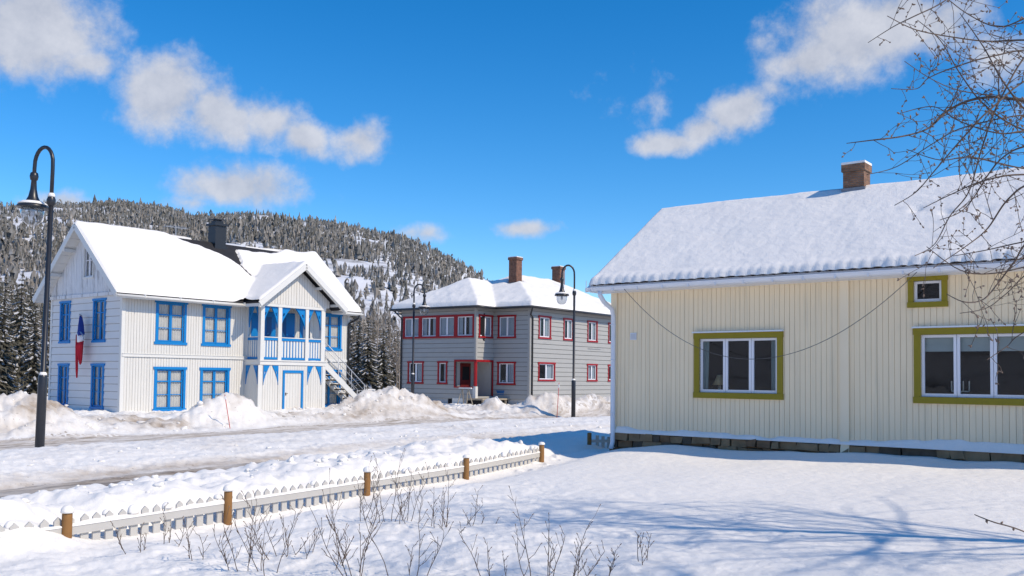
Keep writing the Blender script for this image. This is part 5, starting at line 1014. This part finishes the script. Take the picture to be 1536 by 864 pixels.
LIM = [([(1302, 64), (1340, 40), (1370, 25), (1416, 2), (1470, -40), (1620, -130)], 10.2, .011, 6.3),
 ([(1331, 24), (1375, 45), (1438, 57), (1485, 62), (1540, 60), (1720, 60)], 9.6, .013, 5.6),
 ([(1337, 133), (1375, 133), (1393, 117), (1434, 100), (1490, 84), (1560, 74), (1720, 80)], 9.9, .011, 5.4),
 ([(1270, 215), (1310, 210), (1356, 204), (1393, 192), (1425, 164), (1472, 147), (1540, 152), (1720, 190)], 9.4, .020, 4.6),
 ([(1342, 308), (1374, 288), (1402, 256), (1446, 205), (1490, 160), (1560, 110), (1720, 60)], 9.0, .013, 5.2),
 ([(1372, 384), (1402, 366), (1425, 324), (1453, 288), (1472, 225), (1500, 150), (1560, 60), (1700, -40)], 9.7, .013, 6.0),
 ([(1400, 402), (1448, 370), (1481, 343), (1513, 298), (1560, 270), (1720, 230)], 8.8, .014, 4.4),
 ([(1357, 92), (1400, 120), (1450, 138), (1560, 150), (1720, 150)], 10.6, .011, 5.0),
 ([(1376, 30), (1410, 60), (1440, 110), (1480, 160), (1550, 200), (1720, 240)], 10.0, .012, 4.6),
 ([(1360, 224), (1410, 240), (1460, 236), (1550, 255), (1720, 270)], 10.4, .013, 4.2),
 ([(1385, 312), (1430, 290), (1480, 270), (1550, 262), (1720, 275)], 9.2, .012, 4.0),
 ([(1430, 384), (1480, 375), (1550, 360), (1720, 330)], 10.2, .011, 3.6),
 ([(1420, 441), (1447, 453), (1475, 449), (1497, 425), (1520, 395), (1560, 350), (1720, 290)], 8.6, .012, 4.0),
 ([(1480, 540), (1510, 520), (1545, 494), (1720, 420)], 8.9, .009, 3.3),
 ([(1390, 370), (1440, 405), (1490, 410), (1560, 395), (1720, 360)], 9.4, .010, 3.5),
 ([(1440, 20), (1475, 70), (1510, 130), (1560, 180), (1720, 260)], 9.3, .014, 4.8),
 ([(1400, -20), (1450, 20), (1500, 40), (1560, 20), (1720, -20)], 9.0, .012, 5.6),
 ([(1410, 330), (1450, 310), (1500, 240), (1560, 215), (1720, 200)], 9.8, .015, 4.5),
 ([(1440, 470), (1480, 462), (1510, 440), (1560, 400), (1720, 340)], 9.9, .009, 3.7),
 ([(1350, 170), (1400, 160), (1440, 182), (1500, 200), (1560, 195), (1720, 200)], 9.1, .011, 4.4),
 ([(1300, 262), (1345, 250), (1400, 215), (1450, 190), (1560, 170), (1720, 170)], 9.95, .011, 4.7),
 ([(1462, 772), (1490, 783), (1540, 799), (1650, 850), (1800, 830)], 6.8, .007, 1.5)]
for P, Y, r0, zt in LIM:
    pts = [at(px, py, Y+.5*math.sin(i*1.3+Y*7))-TR for i, (px, py) in enumerate(P)]; pts.append(Vector((-.02, .0, zt-TR.z))); pts = pts[:-2]+[pts[-2].lerp(pts[-1], .0), pts[-1]]
    S_ = smooth_line(pts, 7); n_ = len(S_); R_ = [.0035+(r0*.92-.0035)*(i/n_)**.85 for i in range(n_)]; br.tube(S_, R_, 6)
    twigs(br, bu, rd, S_[:int(n_*.95)], R_, 0 if zt == 1.5 else 2, .205, .74)
for k in range(24):
    a_ = rd.uniform(0, 6.28); z_ = rd.uniform(1.9, 8); d = Vector((math.cos(a_), math.sin(a_), rd.uniform(.1, .9))); ln = 3.1 if math.cos(a_) < 0 else 3.8
    limbs(br, rd, (0, 0, z_), d, ln*rd.uniform(.7, 1)*(1 if z_ < 6 else .7), .026, 3, 6, 4, .16, .9)
br.join(bu, 1).build('branches', [M['twig'], M['bud']], tree, True, recalc=False)
t2p = Vector((5.6, 4.2, gz(5.6, 4.2))); t2 = thing('bare_tree', 'leafless tree standing out of view beside the camera', 'tree', t2p); tk = MB(); tk.tube([(0, 0, -.3), (.05, 0, 1.5), (-.05, .1, 4), (.1, 0, 7.5)], [.15, .13, .10, .03], 10); tk.build('trunk', M['bark'], t2, True)
br = MB()
for k in range(26):
    a_ = rd.uniform(0, 6.28); z_ = rd.uniform(2.6, 7); limbs(br, rd, (0, 0, z_), (math.cos(a_), math.sin(a_), rd.uniform(.2, .9)), 2.5*rd.uniform(.7, 1), .032, 3, 5, 4, .16, .9)
br.build('branches', M['twig'], t2, True, recalc=False)
# ================================================================== SHRUBS
SH = [((205, 827), 50, 5, 'small bare shrub farthest left, below the first fence panel'), ((258, 817), 40, 4, 'little bare shrub close under the second fence panel'), ((296, 839), 55, 6, 'bare shrub with forked twigs between the fence and the tall left clump'),
 ((366, 852), 100, 9, 'tall thin bare shrub below the second fence post'), ((405, 862), 95, 7, 'bare shrub at the bottom edge with slanting stems, left of the main clump'), ((420, 833), 62, 7, 'low spreading bare shrub right of the tall thin one'), ((443, 836), 48, 4, 'small upright bare shrub beside the spreading one'),
 ((502, 851), 72, 7, 'bushy bare shrub just left of the largest foreground shrub'), ((535, 866), 125, 11, 'largest bare shrub in the foreground, many upright stems'), ((607, 866), 85, 7, 'bare shrub at the bottom edge right of the largest one'),
 ((546, 778), 78, 7, 'bare shrub standing against the third fence post'), ((583, 783), 90, 7, 'tall bare shrub in front of the fence right of the third post'), ((597, 783), 70, 5, 'slim bare shrub between two taller ones before the fence'), ((618, 785), 55, 6, 'bare shrub with fanned twigs before the fence'),
 ((658, 791), 50, 7, 'low bare shrub with many short twigs in mid snow'), ((686, 791), 64, 7, 'bare shrub leaning right, rightmost of the row before the fence'), ((718, 788), 22, 4, 'tiny twigs poking from snow right of the leaning shrub'),
 ((750, 866), 68, 6, 'narrow bare shrub at the bottom edge, left of the tall pair'), ((813, 868), 98, 9, 'tall bare shrub at the bottom edge with straight stems'), ((850, 868), 85, 7, 'bare shrub at the bottom edge beside the tall straight one'), ((893, 866), 40, 4, 'short bare shrub at the bottom edge, right of the tall pair'), ((975, 843), 42, 5, 'small bare shrub alone on the snow farthest right'), ((540, 775), 60, 5, 'bare shrub half hidden at the foot of the third fence post'), ((700, 775), 50, 4, 'sparse bare shrub behind the leaning one')]
for (px, py), hp, n_, lb in SH:
    if px in (540, 700): continue
    g0 = hit(px, min(py, 880)); H = hp*g0.y/FPX; rd = random.Random(px*3+py); o = thing('bare_shrub', lb, 'shrub', g0, 0, 'bare shrubs poking through the yard snow'); m_ = MB(); bb = MB()
    for k in range(max(3, int(n_*.62))):
        a_ = rd.uniform(0, 6.28); sp = rd.uniform(.05, .75); d = Vector((math.cos(a_)*sp, math.sin(a_)*sp, 1)).normalized(); L_ = H*(1.05 if k == 0 else rd.uniform(.45, 1.0)); P_ = [Vector((math.cos(a_)*rd.uniform(0, .16), math.sin(a_)*rd.uniform(0, .16), -.12))]; N_ = 8
        for i in range(N_): d = (d+Vector((rd.gauss(0, .09), rd.gauss(0, .09), .03))).normalized(); P_.append(P_[-1]+d*(L_+.12)/N_)
        R_ = [  .0049*(1-.55*i/N_) for i in range(N_+1)]; m_.tube(P_, R_, 5)
        for i in range(3, N_+1):
            if rd.random() < .9:
                sd = Vector((rd.uniform(-1, 1), rd.uniform(-1, 1), rd.uniform(.6, 1.3))).normalized(); l2 = L_*rd.uniform(.12, .30); Q = [P_[i], P_[i]+sd*l2*.5, P_[i]+(sd+Vector((0, 0, .25)))*l2]; m_.tube(Q, [R_[i]*.8, R_[i]*.65, .0025], 4)
                for q3 in (.45, .8):
                    if rd.random() < .6: o3 = Q[0].lerp(Q[1], q3) if q3 < .5 else Q[1]; s3 = (sd+Vector((rd.uniform(-.9, .9), rd.uniform(-.9, .9), rd.uniform(.1, .8)))).normalized(); m_.tube([o3, o3+s3*l2*.45], [.0028, .002], 4)
                e = Q[-1]; bb.tube([e, e+sd*.012, e+sd*.022], [.003, .005, .001], 4)
    m_.join(bb, 1).build('stems', [M['twig'], M['bud']], o, True, recalc=False)
# ================================================================== LIGHT, SKY
SUN_AZ, SUN_EL = 119.0, 43.0
sv = Vector((math.sin(math.radians(SUN_AZ))*math.cos(math.radians(SUN_EL)), math.cos(math.radians(SUN_AZ))*math.cos(math.radians(SUN_EL)), math.sin(math.radians(SUN_EL))))
sl_ = bpy.data.lights.new('sun', 'SUN'); sl_.energy = 3.3; sl_.angle = math.radians(.8); sl_.color = (1, .87, .69); so = bpy.data.objects.new('sun', sl_); COL.objects.link(so); so.rotation_euler = sv.to_track_quat('Z', 'Y').to_euler()
W = bpy.data.worlds.new('World'); S.world = W; W.use_nodes = True; N = W.node_tree.nodes; L = W.node_tree.links
bg = N['Background']; bg.inputs[1].default_value = .15
sk = N.new('ShaderNodeTexSky'); sk.sky_type = 'NISHITA'; sk.sun_disc = False; sk.sun_elevation = math.radians(SUN_EL); sk.sun_rotation = math.radians(SUN_AZ); sk.altitude = 1200; sk.air_density = 1.0; sk.dust_density = .2; sk.ozone_density = 4.0
hs = N.new('ShaderNodeHueSaturation'); hs.inputs['Saturation'].default_value = 1.36; L.new(sk.outputs[0], hs.inputs['Color'])
tc = N.new('ShaderNodeTexCoord')
def math_(op, a=None, b=None, c=None):
    m_ = N.new('ShaderNodeMath'); m_.operation = op
    for i, v_ in enumerate((a, b, c)):
        if v_ is None: continue
        if isinstance(v_, (int, float)): m_.inputs[i].default_value = v_
        else: L.new(v_, m_.inputs[i])
    return m_.outputs[0]
def dot_(vec):
    d_ = N.new('ShaderNodeVectorMath'); d_.operation = 'DOT_PRODUCT'; L.new(tc.outputs['Generated'], d_.inputs[0]); d_.inputs[1].default_value = vec; return d_.outputs['Value']
CLD = [(50, 40, 130, 82, 1.0, 0), (130, 95, 60, 30, .7, 0), (245, 140, 78, 70, .95, .1), (330, 172, 80, 46, .85, .3), (405, 180, 60, 44, .85, 0), (455, 205, 55, 30, .8, .2), (535, 208, 62, 36, .72, 0), (350, 282, 110, 42, 1.1, 0), (290, 305, 80, 22, .6, 0),
 (1310, 40, 130, 78, 1.0, -.3), (1215, 88, 70, 34, .85, -.3), (1390, 30, 90, 70, .7, 0), (1098, 170, 62, 40, .95, -.35), (1010, 215, 62, 20, .9, 0), (1055, 196, 52, 28, .95, -.4), (1165, 135, 26, 18, .3, 0), (788, 343, 60, 15, .75, 0), (640, 350, 45, 16, .5, 0), (965, 152, 40, 24, .22, 0), (100, 303, 50, 14, .5, 0), (1500, 80, 60, 40, .5, 0),
 (-200, 120, 160, 70, .9, 0), (1750, 200, 160, 60, .9, 0)]
den = None
for px, py, rx, ry, st_, rot in CLD:
    c_ = ray(px, py).normalized(); r_ = (RT-c_*RT.dot(c_)).normalized(); u_ = c_.cross(r_)*-1; u_ = u_ if u_.z > 0 else -u_
    cr_, sr_ = math.cos(-rot), math.sin(-rot); r2 = r_*cr_+u_*sr_; u2 = u_*cr_-r_*sr_
    A = r2/(rx/FPX); B = u2/(ry/FPX)
    x_ = math_('SUBTRACT', dot_(A), A.dot(c_)); y_ = math_('SUBTRACT', dot_(B), B.dot(c_)); q_ = math_('ADD', math_('MULTIPLY', x_, x_), math_('MULTIPLY', y_, y_))
    v_ = math_('MULTIPLY', math_('SUBTRACT', 1.0, math_('SQRT', q_)), st_); den = v_ if den is None else math_('MAXIMUM', den, v_)
def cn(sc, off, det=9):
    mp = N.new('ShaderNodeMapping'); mp.inputs['Location'].default_value = off; L.new(tc.outputs['Generated'], mp.inputs['Vector']); n_ = N.new('ShaderNodeTexNoise'); n_.inputs['Scale'].default_value = sc; n_.inputs['Detail'].default_value = det; n_.inputs['Roughness'].default_value = .62; L.new(mp.outputs[0], n_.inputs['Vector']); return n_.outputs['Fac']
n1 = cn(16, (0, 0, 0)); n2 = cn(16, (.010, -.004, .016), 5); n3 = cn(6.5, (3, 1, 2), 4)
dsum = math_('ADD', math_('MAXIMUM', den, -.6), math_('MULTIPLY_ADD', n1, 2.1, -.95)); dsum = math_('MULTIPLY_ADD', n3, .5, math_('SUBTRACT', dsum, .25))
mr = N.new('ShaderNodeMapRange'); mr.interpolation_type = 'SMOOTHSTEP'; mr.inputs[1].default_value = .0; mr.inputs[2].default_value = .75; mr.inputs[4].default_value = .9; L.new(dsum, mr.inputs[0])
# thick parts brighter on the sunward side
shd = math_('MULTIPLY_ADD', math_('SUBTRACT', n1, n2), 2.2, .5); cl = N.new('ShaderNodeMix'); cl.data_type = 'RGBA'; cl.inputs[6].default_value = (2.75, 2.92, 3.4, 1); cl.inputs[7].default_value = (4.2, 4.25, 4.55, 1); shc = math_('MINIMUM', math_('MAXIMUM', shd, 0.0), 1.0); L.new(shc, cl.inputs[0])
mx = N.new('ShaderNodeMix'); mx.data_type = 'RGBA'; L.new(mr.outputs[0], mx.inputs[0]); L.new(hs.outputs[0], mx.inputs[6]); L.new(cl.outputs[2], mx.inputs[7]); L.new(mx.outputs[2], bg.inputs[0])
S.view_settings.view_transform = 'Standard'; S.view_settings.look = 'None'; S.view_settings.exposure = .22; S.view_settings.gamma = 1
S.render.engine = 'CYCLES'; S.cycles.max_bounces = 8; S.cycles.transparent_max_bounces = 12; S.cycles.diffuse_bounces = 4
S.render.resolution_x = 1024; S.render.resolution_y = 576
